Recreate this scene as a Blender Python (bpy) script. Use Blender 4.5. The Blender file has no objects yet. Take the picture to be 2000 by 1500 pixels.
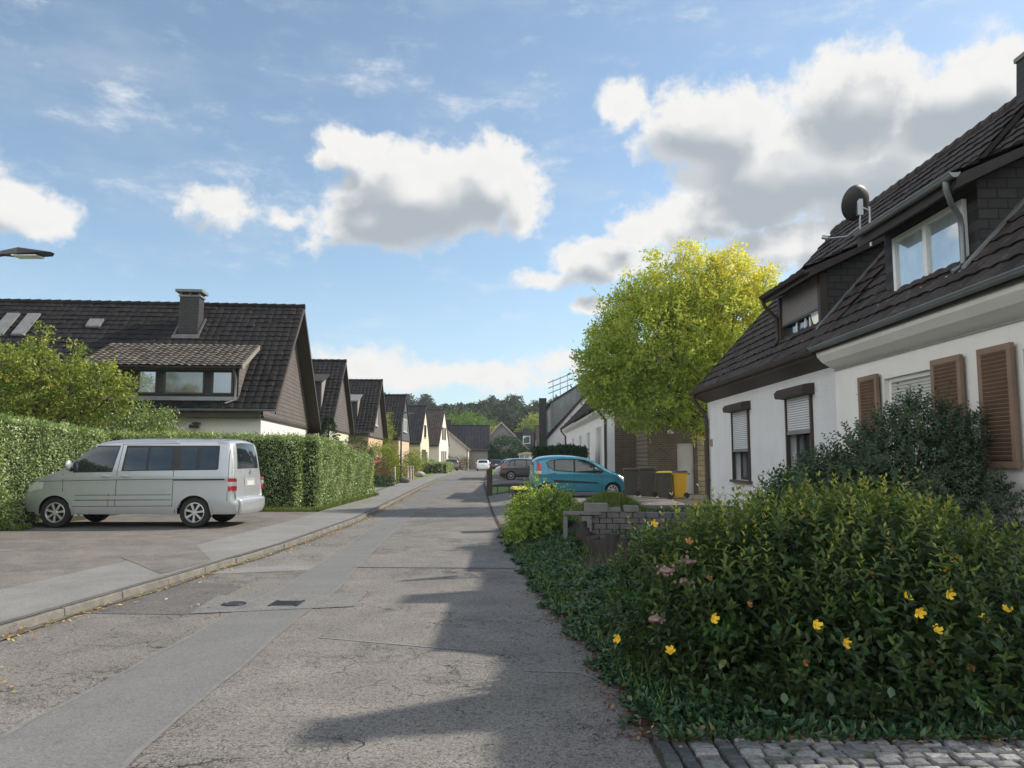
import bpy, bmesh, math, random
import numpy as np
from mathutils import Vector, Matrix
from math import sin, cos, pi, radians as R, sqrt, atan, atan2, asin
random.seed(7); RNG = np.random.default_rng(11)
S = bpy.context.scene; COL = S.collection

# ------------------------------------------------------------ camera
PITCH = atan(147/1500)
cam = bpy.data.cameras.new('camera'); camo = bpy.data.objects.new('camera', cam); COL.objects.link(camo)
camo.location = (0, 0, 1.6); camo.rotation_euler = (pi/2 + PITCH, 0, 0)
cam.sensor_width = 36; cam.lens = 27.0; cam.clip_end = 6000; cam.clip_start = 0.05
S.camera = camo
S.view_settings.view_transform = 'Standard'; S.view_settings.look = 'None'
S.view_settings.gamma = 1; S.view_settings.exposure = 0.58

def ray(px, py):
    a = (px-1000)/1500; b = (750-py)/1500; c, s = cos(PITCH), sin(PITCH)
    return a, c-b*s, s+b*c
# ------------------------------------------------------------ sun and sky
SUN = Vector((1.176, .45, 1)).normalized()
SEL = asin(SUN.z); SAZ = atan2(SUN.x, SUN.y)
sl = bpy.data.lights.new('sun', 'SUN'); sl.energy = 3.5; sl.angle = R(0.55); sl.color = (1, .93, .82)
so = bpy.data.objects.new('sun', sl); COL.objects.link(so)
so.rotation_euler = SUN.to_track_quat('Z', 'Y').to_euler(); so.location = (60, 25, 60)

W = bpy.data.worlds.new('World'); S.world = W; W.use_nodes = True
nt = W.node_tree; nt.nodes.clear()
def N_(t, typ, **k):
    n = t.nodes.new(typ)
    for a, b in k.items(): setattr(n, a, b)
    return n
def math_(t, op, a, b=None, c=None, clamp=False):
    n = t.nodes.new('ShaderNodeMath'); n.operation = op; n.use_clamp = clamp
    for i, v in enumerate((a, b, c)):
        if v is None: continue
        if isinstance(v, (int, float)): n.inputs[i].default_value = v
        else: t.links.new(v, n.inputs[i])
    return n.outputs[0]
def vmath(t, op, a, b=None, scale=None):
    n = t.nodes.new('ShaderNodeVectorMath'); n.operation = op
    for i, v in enumerate((a, b)):
        if v is None: continue
        if isinstance(v, (tuple, list)): n.inputs[i].default_value = v
        else: t.links.new(v, n.inputs[i])
    if scale is not None: n.inputs['Scale'].default_value = scale
    return n
def smooth(t, v, a, b, lo=0., hi=1.):
    n = t.nodes.new('ShaderNodeMapRange'); n.interpolation_type = 'SMOOTHSTEP'
    t.links.new(v, n.inputs[0]); n.inputs[1].default_value = a; n.inputs[2].default_value = b
    n.inputs[3].default_value = lo; n.inputs[4].default_value = hi
    return n.outputs[0]

def azel(px, py):
    v = Vector(ray(px, py)).normalized()
    return atan2(v.x, v.y), asin(v.z)
# cumulus of this sky: direction and angular size of each heap
HEAPS = [(830,375,205,100,1.1),(700,285,85,40,.9),(960,350,95,75,1.),(730,430,130,60,1.),
 (1215,195,68,50,.75),(1390,245,150,85,1.0),(1680,190,125,95,1.0),(1900,190,150,80,1.0),(1560,330,250,95,1.05),(1830,330,260,140,1.05),
 (1400,420,200,60,.85),(1570,490,210,55,.85),(1245,440,55,35,.7),(1180,505,120,48,.95),(1060,545,70,26,.7),(1150,595,40,22,.7),
 (25,395,88,50,.95),(430,400,105,42,.55),(2150,250,200,160,1.0),(2300,420,260,120,.9),(-250,300,180,80,.9),
 (900,740,300,36,.62),(1120,715,200,40,.5),(700,720,140,45,.6),(660,470,120,28,.45),(1020,400,60,70,.8),(640,300,45,28,.7),(560,420,90,22,.4)]
g = bpy.data.node_groups.new('cloud_field', 'ShaderNodeTree')
g.interface.new_socket('P', in_out='INPUT', socket_type='NodeSocketVector')
g.interface.new_socket('D', in_out='OUTPUT', socket_type='NodeSocketFloat'); g.interface.new_socket('B', in_out='OUTPUT', socket_type='NodeSocketFloat')
gi = g.nodes.new('NodeGroupInput'); go = g.nodes.new('NodeGroupOutput')
n1 = N_(g, 'ShaderNodeTexNoise', noise_dimensions='3D'); n1.inputs['Scale'].default_value = 9; n1.inputs['Detail'].default_value = 5
g.links.new(gi.outputs[0], n1.inputs['Vector'])
w1 = vmath(g, 'SUBTRACT', n1.outputs['Color'], (.5,.5,.5))
w2 = vmath(g, 'SCALE', w1.outputs[0], scale=.055)
P2 = vmath(g, 'ADD', gi.outputs[0], w2.outputs[0]).outputs[0]
D = None
for (px, py, rx, ry, s) in HEAPS:
    u0, v0 = azel(px, py)
    q = vmath(g, 'SUBTRACT', P2, (u0, v0, 0)).outputs[0]
    q = vmath(g, 'MULTIPLY', q, (1500/rx*.93, 1500/ry*.93, 0)).outputs[0]
    l = vmath(g, 'LENGTH', q).outputs['Value']
    d = math_(g, 'MULTIPLY_ADD', l, -.95*s, 1.12*s)
    if D is None: D = d
    else:
        n = g.nodes.new('ShaderNodeMath'); n.operation = 'SMOOTH_MAX'; g.links.new(D, n.inputs[0]); g.links.new(d, n.inputs[1]); n.inputs[2].default_value = .12; D = n.outputs[0]
n2 = N_(g, 'ShaderNodeTexNoise', noise_dimensions='3D'); n2.inputs['Scale'].default_value = 16; n2.inputs['Detail'].default_value = 9; n2.inputs['Roughness'].default_value = .62
g.links.new(gi.outputs[0], n2.inputs['Vector'])
D = math_(g, 'MAXIMUM', D, -.6)
n3 = N_(g, 'ShaderNodeTexNoise', noise_dimensions='3D'); n3.inputs['Scale'].default_value = 11; n3.inputs['Detail'].default_value = 2.5; n3.inputs['Roughness'].default_value = .5
g.links.new(gi.outputs[0], n3.inputs['Vector'])
g.links.new(math_(g, 'MULTIPLY_ADD', math_(g, 'SUBTRACT', n3.outputs[0], .5), .95, D), go.inputs[1])
n4 = N_(g, 'ShaderNodeTexNoise', noise_dimensions='3D'); n4.inputs['Scale'].default_value = 46; n4.inputs['Detail'].default_value = 7; n4.inputs['Roughness'].default_value = .6
g.links.new(gi.outputs[0], n4.inputs['Vector'])
D = math_(g, 'MULTIPLY_ADD', math_(g, 'SUBTRACT', n2.outputs[0], .5), .95, D)
D = math_(g, 'MULTIPLY_ADD', math_(g, 'SUBTRACT', n4.outputs[0], .5), .62, D)
g.links.new(D, go.inputs[0])

tc = N_(nt, 'ShaderNodeTexCoord'); sp = N_(nt, 'ShaderNodeSeparateXYZ'); nt.links.new(tc.outputs['Generated'], sp.inputs[0])
az = math_(nt, 'ARCTAN2', sp.outputs[0], sp.outputs[1]); el = math_(nt, 'ARCSINE', sp.outputs[2])
cb = N_(nt, 'ShaderNodeCombineXYZ'); nt.links.new(az, cb.inputs[0]); nt.links.new(el, cb.inputs[1])
def field(vec):
    n = nt.nodes.new('ShaderNodeGroup'); n.node_tree = g; nt.links.new(vec, n.inputs[0]); return n.outputs
f0 = field(cb.outputs[0]); f1 = field(vmath(nt, 'ADD', cb.outputs[0], (.020, .034, 0)).outputs[0])
d0 = f0[0]; alpha = smooth(nt, d0, .12, .48)
lit = smooth(nt, math_(nt, 'SUBTRACT', f0[1], f1[1]), -.14, .72)
edge = smooth(nt, math_(nt, 'MULTIPLY_ADD', math_(nt, 'SUBTRACT', d0, f0[1]), .5, f1[1]), .30, .78, 1, 0)
low = smooth(nt, f0[1], .25, .62, .35, 0)
br = math_(nt, 'MAXIMUM', lit, math_(nt, 'ADD', math_(nt, 'MULTIPLY', edge, .95), low), clamp=True)
cc = N_(nt, 'ShaderNodeMix', data_type='RGBA'); nt.links.new(br, cc.inputs['Factor'])
cc.inputs['A'].default_value = (2.25, 2.5, 2.75, 1); cc.inputs['B'].default_value = (4.75, 4.7, 4.6, 1)
sky = N_(nt, 'ShaderNodeTexSky', sky_type='NISHITA'); sky.sun_disc = False
sky.sun_elevation = SEL; sky.sun_rotation = SAZ; sky.air_density = 1.0; sky.dust_density = .5; sky.ozone_density = 2.2; sky.altitude = 100
# thin veils of cirrus
cn = N_(nt, 'ShaderNodeTexNoise'); cn.inputs['Scale'].default_value = 3.2; cn.inputs['Detail'].default_value = 9; cn.inputs['Roughness'].default_value = .6
cs = vmath(nt, 'MULTIPLY', cb.outputs[0], (1., 2.6, 1.)); nt.links.new(cs.outputs[0], cn.inputs['Vector'])
cv = smooth(nt, cn.outputs[0], .46, .80, 0, .38)
hz = smooth(nt, el, .0, .25, .30, 0)
cv = math_(nt, 'MAXIMUM', cv, hz)
m1 = N_(nt, 'ShaderNodeMix', data_type='RGBA'); nt.links.new(cv, m1.inputs['Factor']); 
nt.links.new(sky.outputs[0], m1.inputs['A']); m1.inputs['B'].default_value = (3.6, 3.9, 4.2, 1)
hs = N_(nt, 'ShaderNodeHueSaturation'); hs.inputs['Saturation'].default_value = .76; hs.inputs['Value'].default_value = .92; nt.links.new(sky.outputs[0], hs.inputs['Color'])
# torn wisps
wn = N_(nt, 'ShaderNodeTexNoise'); wn.inputs['Scale'].default_value = 11; wn.inputs['Detail'].default_value = 10; wn.inputs['Roughness'].default_value = .68
ws_ = vmath(nt, 'MULTIPLY', cb.outputs[0], (.8, 1.9, 1.)); nt.links.new(ws_.outputs[0], wn.inputs['Vector'])
wi = math_(nt, 'MULTIPLY', smooth(nt, wn.outputs[0], .49, .80), smooth(nt, cn.outputs[0], .40, .60, .2, 1))
tn = N_(nt, 'ShaderNodeMix', data_type='RGBA', blend_type='MULTIPLY'); tn.inputs['Factor'].default_value = 1; nt.links.new(hs.outputs[0], tn.inputs['A']); tn.inputs['B'].default_value = (.80, .93, .96, 1)
nt.links.new(tn.outputs['Result'], m1.inputs['A'])
m3 = N_(nt, 'ShaderNodeMix', data_type='RGBA'); nt.links.new(math_(nt, 'MULTIPLY', wi, .9, clamp=True), m3.inputs['Factor']); nt.links.new(m1.outputs['Result'], m3.inputs['A']); m3.inputs['B'].default_value = (4.4, 4.6, 4.8, 1)
# extra-bright clouds added out of view, low down, to lift the shaded walls
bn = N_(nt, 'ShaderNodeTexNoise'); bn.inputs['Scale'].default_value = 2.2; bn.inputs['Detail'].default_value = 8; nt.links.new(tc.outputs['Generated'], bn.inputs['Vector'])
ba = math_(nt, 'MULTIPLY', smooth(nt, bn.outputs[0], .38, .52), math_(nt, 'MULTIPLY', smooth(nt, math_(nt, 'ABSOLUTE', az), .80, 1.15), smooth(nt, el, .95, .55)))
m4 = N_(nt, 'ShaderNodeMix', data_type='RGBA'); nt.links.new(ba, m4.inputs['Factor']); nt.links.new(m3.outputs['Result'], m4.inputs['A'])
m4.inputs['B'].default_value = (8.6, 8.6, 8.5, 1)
m2 = N_(nt, 'ShaderNodeMix', data_type='RGBA'); nt.links.new(alpha, m2.inputs['Factor'])
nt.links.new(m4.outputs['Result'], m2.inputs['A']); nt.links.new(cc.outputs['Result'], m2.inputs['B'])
bg = N_(nt, 'ShaderNodeBackground'); bg.inputs[1].default_value = .13
nt.links.new(m2.outputs['Result'], bg.inputs[0])
wo = N_(nt, 'ShaderNodeOutputWorld'); nt.links.new(bg.outputs[0], wo.inputs[0])

# ------------------------------------------------------------ helpers
def tag(o, label=None, cat=None, group=None, kind=None):
    if label: o['label'] = label
    if cat: o['category'] = cat
    if group: o['group'] = group
    if kind: o['kind'] = kind
    return o
def thing(name, label, cat, loc=(0,0,0), rz=0, group=None):
    o = bpy.data.objects.new(name, None); COL.objects.link(o); o.empty_display_size = .2
    o.location = loc; o.rotation_euler = (0, 0, rz)
    return tag(o, label, cat, group)
def copy_tree(o, parent=None):
    c = o.copy(); COL.objects.link(c); c.parent = parent
    for ch in o.children: copy_tree(ch, c)
    return c
def link(name, me, mat, parent=None, smooth=None, bevel=None):
    o = bpy.data.objects.new(name, me); COL.objects.link(o)
    if mat is not None: me.materials.append(mat)
    if parent is not None: o.parent = parent
    if smooth:
        me.polygons.foreach_set('use_smooth', [True]*len(me.polygons)); me.set_sharp_from_angle(angle=R(smooth))
    if bevel:
        b = o.modifiers.new('bevel', 'BEVEL'); b.width = bevel; b.segments = 2; b.limit_method = 'ANGLE'; b.angle_limit = R(40)
    return o
class MB:
    def __init__(s, M=None): s.v = []; s.f = []; s.M = M
    def add(s, vs, fs):
        b = len(s.v)
        if s.M is not None: vs = [tuple(s.M @ Vector(v)) for v in vs]
        s.v += [tuple(v) for v in vs]; s.f += [tuple(i+b for i in f) for f in fs]; return s
    def box(s, x0, x1, y0, y1, z0, z1):
        return s.add([(x0,y0,z0),(x1,y0,z0),(x1,y1,z0),(x0,y1,z0),(x0,y0,z1),(x1,y0,z1),(x1,y1,z1),(x0,y1,z1)],
                     [(0,3,2,1),(4,5,6,7),(0,1,5,4),(1,2,6,5),(2,3,7,6),(3,0,4,7)])
    def obox(s, c, size, rot=None):
        m = Matrix.Translation(c) @ (rot.to_4x4() if rot else Matrix())
        hx, hy, hz = [q/2 for q in size]
        vs = [m @ Vector(p) for p in [(-hx,-hy,-hz),(hx,-hy,-hz),(hx,hy,-hz),(-hx,hy,-hz),(-hx,-hy,hz),(hx,-hy,hz),(hx,hy,hz),(-hx,hy,hz)]]
        return s.add(vs, [(0,3,2,1),(4,5,6,7),(0,1,5,4),(1,2,6,5),(2,3,7,6),(3,0,4,7)])
    def prism(s, poly, axis, d0, d1):
        mp = {'x': lambda a,b,d:(d,a,b), 'y': lambda a,b,d:(a,d,b), 'z': lambda a,b,d:(a,b,d)}[axis]
        n = len(poly); vs = [mp(a,b,d0) for a,b in poly]+[mp(a,b,d1) for a,b in poly]
        return s.add(vs, [tuple(range(n))[::-1], tuple(range(n,2*n))]+[(i,(i+1)%n,n+(i+1)%n,n+i) for i in range(n)])
    def tube(s, pts, r, n=8, cap=True, closed=False):
        pts = [Vector(p) for p in pts]; k = len(pts); rs = r if isinstance(r, (list,tuple)) else [r]*k
        vs = []; up = Vector((0,0,1)); pa = None
        for i,p in enumerate(pts):
            if closed: t = pts[(i+1)%k]-pts[i-1]
            else: t = pts[min(i+1,k-1)]-pts[max(i-1,0)]
            t.normalize()
            if pa is None: a = t.cross(up) if abs(t.z)<.95 else t.cross(Vector((1,0,0)))
            else: a = pa - t*pa.dot(t)
            a.normalize(); pa = a; b = t.cross(a)
            for j in range(n):
                q = 2*pi*j/n; vs.append(p+(a*cos(q)+b*sin(q))*rs[i])
        fs = [(i*n+j, i*n+(j+1)%n, ((i+1)%k)*n+(j+1)%n, ((i+1)%k)*n+j) for i in range(k if closed else k-1) for j in range(n)]
        if cap and not closed: fs += [tuple(range(n))[::-1], tuple(range((k-1)*n, k*n))]
        return s.add(vs, fs)
    def cyl(s, p0, p1, r0, r1=None, n=16): return s.tube([p0,p1],[r0, r0 if r1 is None else r1], n)
    def lathe(s, prof, n=24, axis='y', c=(0,0,0)):
        vs = []; m = len(prof)
        for (r, d) in prof:
            for j in range(n):
                q = 2*pi*j/n
                vs.append((c[0]+r*cos(q), c[1]+d, c[2]+r*sin(q)) if axis=='y' else (c[0]+r*cos(q), c[1]+r*sin(q), c[2]+d))
        fs = [(i*n+j, (i+1)*n+j, (i+1)*n+(j+1)%n, i*n+(j+1)%n) for i in range(m-1) for j in range(n)]
        return s.add(vs, fs)
    def blob(s, c, rad, seed=0, amp=.12, n=2):
        bm = bmesh.new(); bmesh.ops.create_icosphere(bm, subdivisions=n, radius=1); rr = random.Random(seed)
        vs = [(c[0]+v.co.x*rad[0]*(1+rr.uniform(-amp,amp)), c[1]+v.co.y*rad[1]*(1+rr.uniform(-amp,amp)), c[2]+v.co.z*rad[2]*(1+rr.uniform(-amp,amp))) for v in bm.verts]
        fs = [tuple(v.index for v in f.verts) for f in bm.faces]; bm.free(); return s.add(vs, fs)
    def build(s, name, mat, parent=None, smooth=None, bevel=None):
        me = bpy.data.meshes.new(name); me.from_pydata(s.v, [], s.f); me.update()
        return link(name, me, mat, parent, smooth, bevel)
def walls(mb, a0, a1, z0, z1, ops, d0, d1, axis='x'):
    zs = sorted({z0, z1, *[o[2] for o in ops], *[o[3] for o in ops]})
    for za, zb in zip(zs, zs[1:]):
        cuts = sorted([(o[0], o[1]) for o in ops if o[2] <= za+1e-6 and o[3] >= zb-1e-6]); a = a0
        for c0, c1 in cuts+[(a1, a1)]:
            if c0 > a+1e-6:
                if axis == 'x': mb.box(d0, d1, a, c0, za, zb)
                else: mb.box(a, c0, d0, d1, za, zb)
            a = c1
def grid_mesh(name, X, Y, Z, mat, parent=None, smooth=180):
    n, m = X.shape; me = bpy.data.meshes.new(name)
    co = np.stack([X, Y, Z], -1).reshape(-1, 3)
    i = np.arange((n-1)*m).reshape(n-1, m)[:, :-1].ravel()
    F = np.stack([i, i+m, i+m+1, i+1], 1)
    me.from_pydata(co.tolist(), [], F.tolist()); me.update()
    return link(name, me, mat, parent, smooth)

# ------------------------------------------------------------ materials
MATS = {}
def base(name):
    m = bpy.data.materials.new(name); m.use_nodes = True; t = m.node_tree
    return m, t, t.nodes['Principled BSDF']
def objco(t, plane=None, scale=1):
    c = N_(t, 'ShaderNodeTexCoord').outputs['Object']
    if plane:
        s = N_(t, 'ShaderNodeSeparateXYZ'); t.links.new(c, s.inputs[0]); k = N_(t, 'ShaderNodeCombineXYZ')
        for i, a in enumerate(plane): t.links.new(s.outputs['xyz'.index(a)], k.inputs[i])
        c = k.outputs[0]
    return c
def ramp(t, v, stops, interp='LINEAR'):
    r = N_(t, 'ShaderNodeValToRGB'); r.color_ramp.interpolation = interp
    e = r.color_ramp.elements
    while len(e) < len(stops): e.new(.5)
    for k, (p, c) in enumerate(stops): e[k].position = p; e[k].color = (*c, 1) if len(c) == 3 else c
    t.links.new(v, r.inputs[0]); return r.outputs[0]
def noise(t, c, scale, detail=6, rough=.6):
    n = N_(t, 'ShaderNodeTexNoise'); n.inputs['Scale'].default_value = scale; n.inputs['Detail'].default_value = detail; n.inputs['Roughness'].default_value = rough
    t.links.new(c, n.inputs['Vector']); return n.outputs[0]
def mixc(t, f, a, b, mode='MIX'):
    m = N_(t, 'ShaderNodeMix', data_type='RGBA', blend_type=mode)
    for v, s in ((f, 'Factor'), (a, 'A'), (b, 'B')):
        if isinstance(v, (int, float)): m.inputs[s].default_value = v
        elif isinstance(v, tuple): m.inputs[s].default_value = (*v, 1) if len(v) == 3 else v
        else: t.links.new(v, m.inputs[s])
    return m.outputs['Result']
def bump(t, p, h, strength=.3, dist=.02):
    b = N_(t, 'ShaderNodeBump'); b.inputs['Strength'].default_value = strength; b.inputs['Distance'].default_value = dist
    t.links.new(h, b.inputs['Height']); t.links.new(b.outputs[0], p.inputs['Normal'])
def pm(name, c1, c2=None, scale=3, rough=.7, b=.15, bs=40, metal=0, spec=.5, coat=0, bd=.01):
    if name in MATS: return MATS[name]
    m, t, p = base(name); MATS[name] = m
    c = objco(t); c2 = c2 or tuple(x*.8 for x in c1)
    v = noise(t, c, scale)
    t.links.new(ramp(t, v, [(.3, c1), (.7, c2)]), p.inputs['Base Color'])
    p.inputs['Roughness'].default_value = rough; p.inputs['Metallic'].default_value = metal
    p.inputs['Specular IOR Level'].default_value = spec; p.inputs['Coat Weight'].default_value = coat
    if coat: p.inputs['Coat Roughness'].default_value = .05
    if b: bump(t, p, noise(t, c, bs, 4), b, bd)
    return m
def brickmat(name, plane, c1, c2, mortar, bw, rh, ms=.01, off=.5, rough=.8, bstr=.6, var=.5):
    m, t, p = base(name); MATS[name] = m
    c = objco(t, plane); bt = N_(t, 'ShaderNodeTexBrick', offset=off); t.links.new(c, bt.inputs['Vector'])
    for k, v in (('Color1', c1), ('Color2', c2), ('Mortar', mortar)): bt.inputs[k].default_value = (*v, 1)
    for k, v in (('Scale', 1), ('Mortar Size', ms), ('Mortar Smooth', .1), ('Bias', 0), ('Brick Width', bw), ('Row Height', rh)): bt.inputs[k].default_value = v
    n = noise(t, c, 1.3, 8)
    col = mixc(t, var, bt.outputs['Color'], ramp(t, n, [(.3, (.55,.55,.55)), (.7, (1.3,1.3,1.3))]), 'MULTIPLY')
    t.links.new(col, p.inputs['Base Color']); p.inputs['Roughness'].default_value = rough
    bump(t, p, math_(t, 'SUBTRACT', math_(t, 'MULTIPLY', noise(t, c, 60, 3), .3), bt.outputs['Fac']), bstr, .012)
    return m
def leafmat(name, stops, trans=.35, rough=.45, tcol=(1.5, 1.35, .5)):
    m, t, p = base(name); MATS[name] = m
    a = N_(t, 'ShaderNodeAttribute', attribute_name='rnd')
    col = ramp(t, a.outputs['Fac'], stops)
    t.links.new(col, p.inputs['Base Color']); p.inputs['Roughness'].default_value = rough; p.inputs['Specular IOR Level'].default_value = .45 if rough < .55 else .08
    tr = N_(t, 'ShaderNodeBsdfTranslucent'); t.links.new(mixc(t, 1., col, tcol, 'MULTIPLY'), tr.inputs[0])
    mx = N_(t, 'ShaderNodeMixShader'); mx.inputs[0].default_value = trans
    t.links.new(p.outputs[0], mx.inputs[1]); t.links.new(tr.outputs[0], mx.inputs[2])
    t.links.new(mx.outputs[0], t.nodes['Material Output'].inputs[0]); return m
def roofmat(name, c1, c2, lich=(.30,.28,.24), la=.0, rough=.75):
    m, t, p = base(name); MATS[name] = m; p.inputs['Specular IOR Level'].default_value = .18
    c = objco(t); v = noise(t, c, 1.1, 7); col = ramp(t, v, [(.3, c1), (.7, c2)])
    w = N_(t, 'ShaderNodeTexWhiteNoise', noise_dimensions='3D')
    sc = vmath(t, 'MULTIPLY', c, (3.33, 3.33, 4.)); fl = vmath(t, 'FLOOR', sc.outputs[0]); t.links.new(fl.outputs[0], w.inputs[0])
    col = mixc(t, .55, col, ramp(t, w.outputs[0], [(0, (.5,.5,.5)), (1, (1.5,1.5,1.5))]), 'MULTIPLY')
    f = smooth(t, noise(t, c, 6, 9, .75), .60-la, .80-la)
    f = math_(t, 'MULTIPLY', f, .7)
    t.links.new(mixc(t, f, col, lich), p.inputs['Base Color']); p.inputs['Roughness'].default_value = rough
    bump(t, p, noise(t, c, 90, 3), .3, .004); return m
def glassmat(name, col=(.02,.025,.03), rough=.03, mirror=.25, mcol=(.8,.85,.9)):
    m, t, p = base(name); MATS[name] = m
    c = objco(t); v = noise(t, c, 1.7, 3)
    t.links.new(ramp(t, v, [(.35, col), (.7, tuple(x*1.8 for x in col))]), p.inputs['Base Color'])
    p.inputs['Roughness'].default_value = rough; p.inputs['IOR'].default_value = 1.5; p.inputs['Coat Weight'].default_value = 0
    gl = N_(t, 'ShaderNodeBsdfGlossy'); gl.inputs['Color'].default_value = (*mcol, 1); gl.inputs['Roughness'].default_value = rough
    bb = N_(t, 'ShaderNodeBump'); bb.inputs['Strength'].default_value = .05; bb.inputs['Distance'].default_value = .02
    t.links.new(noise(t, c, 1.5, 2), bb.inputs['Height']); t.links.new(bb.outputs[0], gl.inputs['Normal'])
    mx = N_(t, 'ShaderNodeMixShader'); mx.inputs[0].default_value = mirror
    t.links.new(p.outputs[0], mx.inputs[1]); t.links.new(gl.outputs[0], mx.inputs[2]); t.links.new(mx.outputs[0], t.nodes['Material Output'].inputs[0])
    return m
def asphalt(name, c1, c2, crack=.8, grain=1., patchy=.5):
    m, t, p = base(name); MATS[name] = m
    c = objco(t)
    g1 = noise(t, c, 62, 4, .85); g2 = noise(t, c, 24, 5, .75); big = noise(t, c, .35, 5, .6); mid = noise(t, c, 2.2, 6, .65)
    col = ramp(t, big, [(.3, c1), (.7, c2)])
    col = mixc(t, patchy, col, ramp(t, mid, [(.3, (.72,.72,.73)), (.7, (1.2,1.2,1.18))]), 'MULTIPLY')
    col = mixc(t, grain, col, ramp(t, g1, [(.36, (.10,.10,.10)), (.47, (.85,.85,.85)), (.58, (1.15,1.13,1.1)), (.70, (2.0,1.95,1.8))]), 'MULTIPLY')
    col = mixc(t, .6*grain, col, ramp(t, g2, [(.38, (.40,.40,.41)), (.5, (1.08,1.08,1.07))]), 'MULTIPLY')
    h = g1
    if crack:
        wv = vmath(t, 'ADD', c, vmath(t, 'SCALE', vmath(t, 'SUBTRACT', N_color(t, c, 3.5), (.5,.5,.5)).outputs[0], scale=.35).outputs[0]).outputs[0]
        for sc, w, thr in ((1.7, .010, .50), (6.5, .030, .54), (17, .06, .56)):
            vo = N_(t, 'ShaderNodeTexVoronoi', feature='DISTANCE_TO_EDGE'); vo.inputs['Scale'].default_value = sc; t.links.new(wv, vo.inputs['Vector'])
            ln = smooth(t, vo.outputs['Distance'], w*.3, w, 1, 0)
            mk = math_(t, 'MULTIPLY', smooth(t, noise(t, c, .9 if sc < 5 else .6, 4), thr-.06, thr+.08), smooth(t, noise(t, c, 6, 3), .36, .55))
            f = math_(t, 'MULTIPLY', math_(t, 'MULTIPLY', ln, mk), crack)
            col = mixc(t, f, col, (.035,.033,.03))
            h = math_(t, 'SUBTRACT', h, math_(t, 'MULTIPLY', f, 1.5))
    t.links.new(col, p.inputs['Base Color']); p.inputs['Roughness'].default_value = .85; p.inputs['Specular IOR Level'].default_value = .3
    bump(t, p, h, .55, .006); return m
def N_color(t, c, scale):
    n = N_(t, 'ShaderNodeTexNoise'); n.inputs['Scale'].default_value = scale; n.inputs['Detail'].default_value = 4; t.links.new(c, n.inputs['Vector']); return n.outputs['Color']

M_road = asphalt('road_asphalt', (.24,.222,.202), (.182,.168,.153), 1.0, 1.3, .7)
M_trench = asphalt('trench_asphalt', (.185,.182,.176), (.165,.162,.158), 0, .42, .35)
M_dark = asphalt('dark_patch_asphalt', (.13,.125,.12), (.15,.14,.13), .4, .8, .6)
M_apron = asphalt('apron_asphalt', (.225,.20,.178), (.175,.16,.146), .5, .6, .9)
M_walk = asphalt('walk_asphalt', (.26,.25,.235), (.21,.205,.195), 0, .5, .5)
M_conc = asphalt('concrete_patch', (.21,.205,.195), (.18,.175,.17), .3, .7, .6)
M_pave = brickmat('pavers', 'xy', (.22,.20,.18), (.17,.155,.14), (.06,.06,.045), .2, .1, .008)
M_kerb = pm('kerb_stone', (.235,.215,.18), (.12,.115,.105), 6, .85, .8, 45, bd=.015)
M_tar = pm('joint_tar', (.05,.05,.05), (.09,.085,.08), 3, .6)
M_seam = pm('light_joint', (.20,.195,.185), (.14,.135,.13), 9, .8)
M_cob = pm('cobble_stone', (.26,.26,.27), (.13,.13,.14), 7, .75, .6, 45, bd=.01)
M_cobd = pm('dark_cobble', (.07,.075,.08), (.045,.045,.05), 7, .75, .5, 45)
M_soil = pm('soil', (.06,.045,.03), (.035,.028,.02), 5, .95, .8, 30, bd=.03)
M_grass = pm('grass_ground', (.07,.12,.03), (.10,.15,.04), .8, .95, .9, 60, bd=.04)
M_lawn = pm('lawn', (.16,.26,.05), (.11,.19,.04), 1.2, .95, .9, 70, bd=.04)
def rendermat(name, c1, c2, st, bs, bst, bd):
    m, t, p = base(name); MATS[name] = m; c = objco(t)
    col = ramp(t, noise(t, c, 1.3, 6), [(.3, c1), (.7, c2)])
    sv = vmath(t, 'MULTIPLY', c, (2.2, 2.2, .35)).outputs[0]
    col = mixc(t, math_(t, 'MULTIPLY', smooth(t, noise(t, sv, 1.6, 8, .75), .52, .85), st*.55), col, (.42,.41,.37))
    col = mixc(t, math_(t, 'MULTIPLY', smooth(t, noise(t, c, 26, 6, .75), .60, .70), st*.8), col, (.45,.44,.40))
    t.links.new(col, p.inputs['Base Color']); p.inputs['Roughness'].default_value = .92
    bump(t, p, noise(t, c, bs, 6, .7), bst, bd); return m
M_rwhite = rendermat('white_render', (.90,.90,.90), (.82,.82,.82), .5, 26, 1., .05)
M_rwhite2 = rendermat('warm_render', (.82,.80,.76), (.75,.73,.70), .3, 60, .6, .015)
M_wwhite = pm('off_white_render', (.72,.70,.66), (.66,.64,.60), .8, .9, .3, 90)  # plain off-white wall colour
M_green = pm('pale_green_render', (.62,.62,.46), (.55,.56,.42), .8, .9, .3, 90)
M_peach = pm('peach_render', (.60,.42,.28), (.55,.38,.26), .8, .9, .3, 90)
M_cream = pm('cream_render', (.68,.60,.42), (.62,.55,.39), .8, .9, .3, 90)
M_cream2 = pm('pale_cream_render', (.70,.65,.55), (.66,.61,.52), .8, .9, .3, 90)
M_greyw = pm('grey_render', (.24,.22,.21), (.20,.185,.18), .8, .9, .3, 90)
M_roof = roofmat('dark_tiles', (.014,.013,.014), (.022,.02,.019), (.16,.15,.13), -.02)
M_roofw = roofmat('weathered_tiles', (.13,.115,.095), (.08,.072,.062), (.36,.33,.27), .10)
M_roofr = roofmat('brown_tiles', (.070,.057,.051), (.046,.039,.036), (.24,.22,.18), .06)
M_roofb = roofmat('blue_grey_tiles', (.03,.03,.036), (.02,.021,.026), (.2,.2,.2), -.03)
M_rooforange = roofmat('orange_tiles', (.40,.16,.08), (.32,.13,.07))
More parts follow.
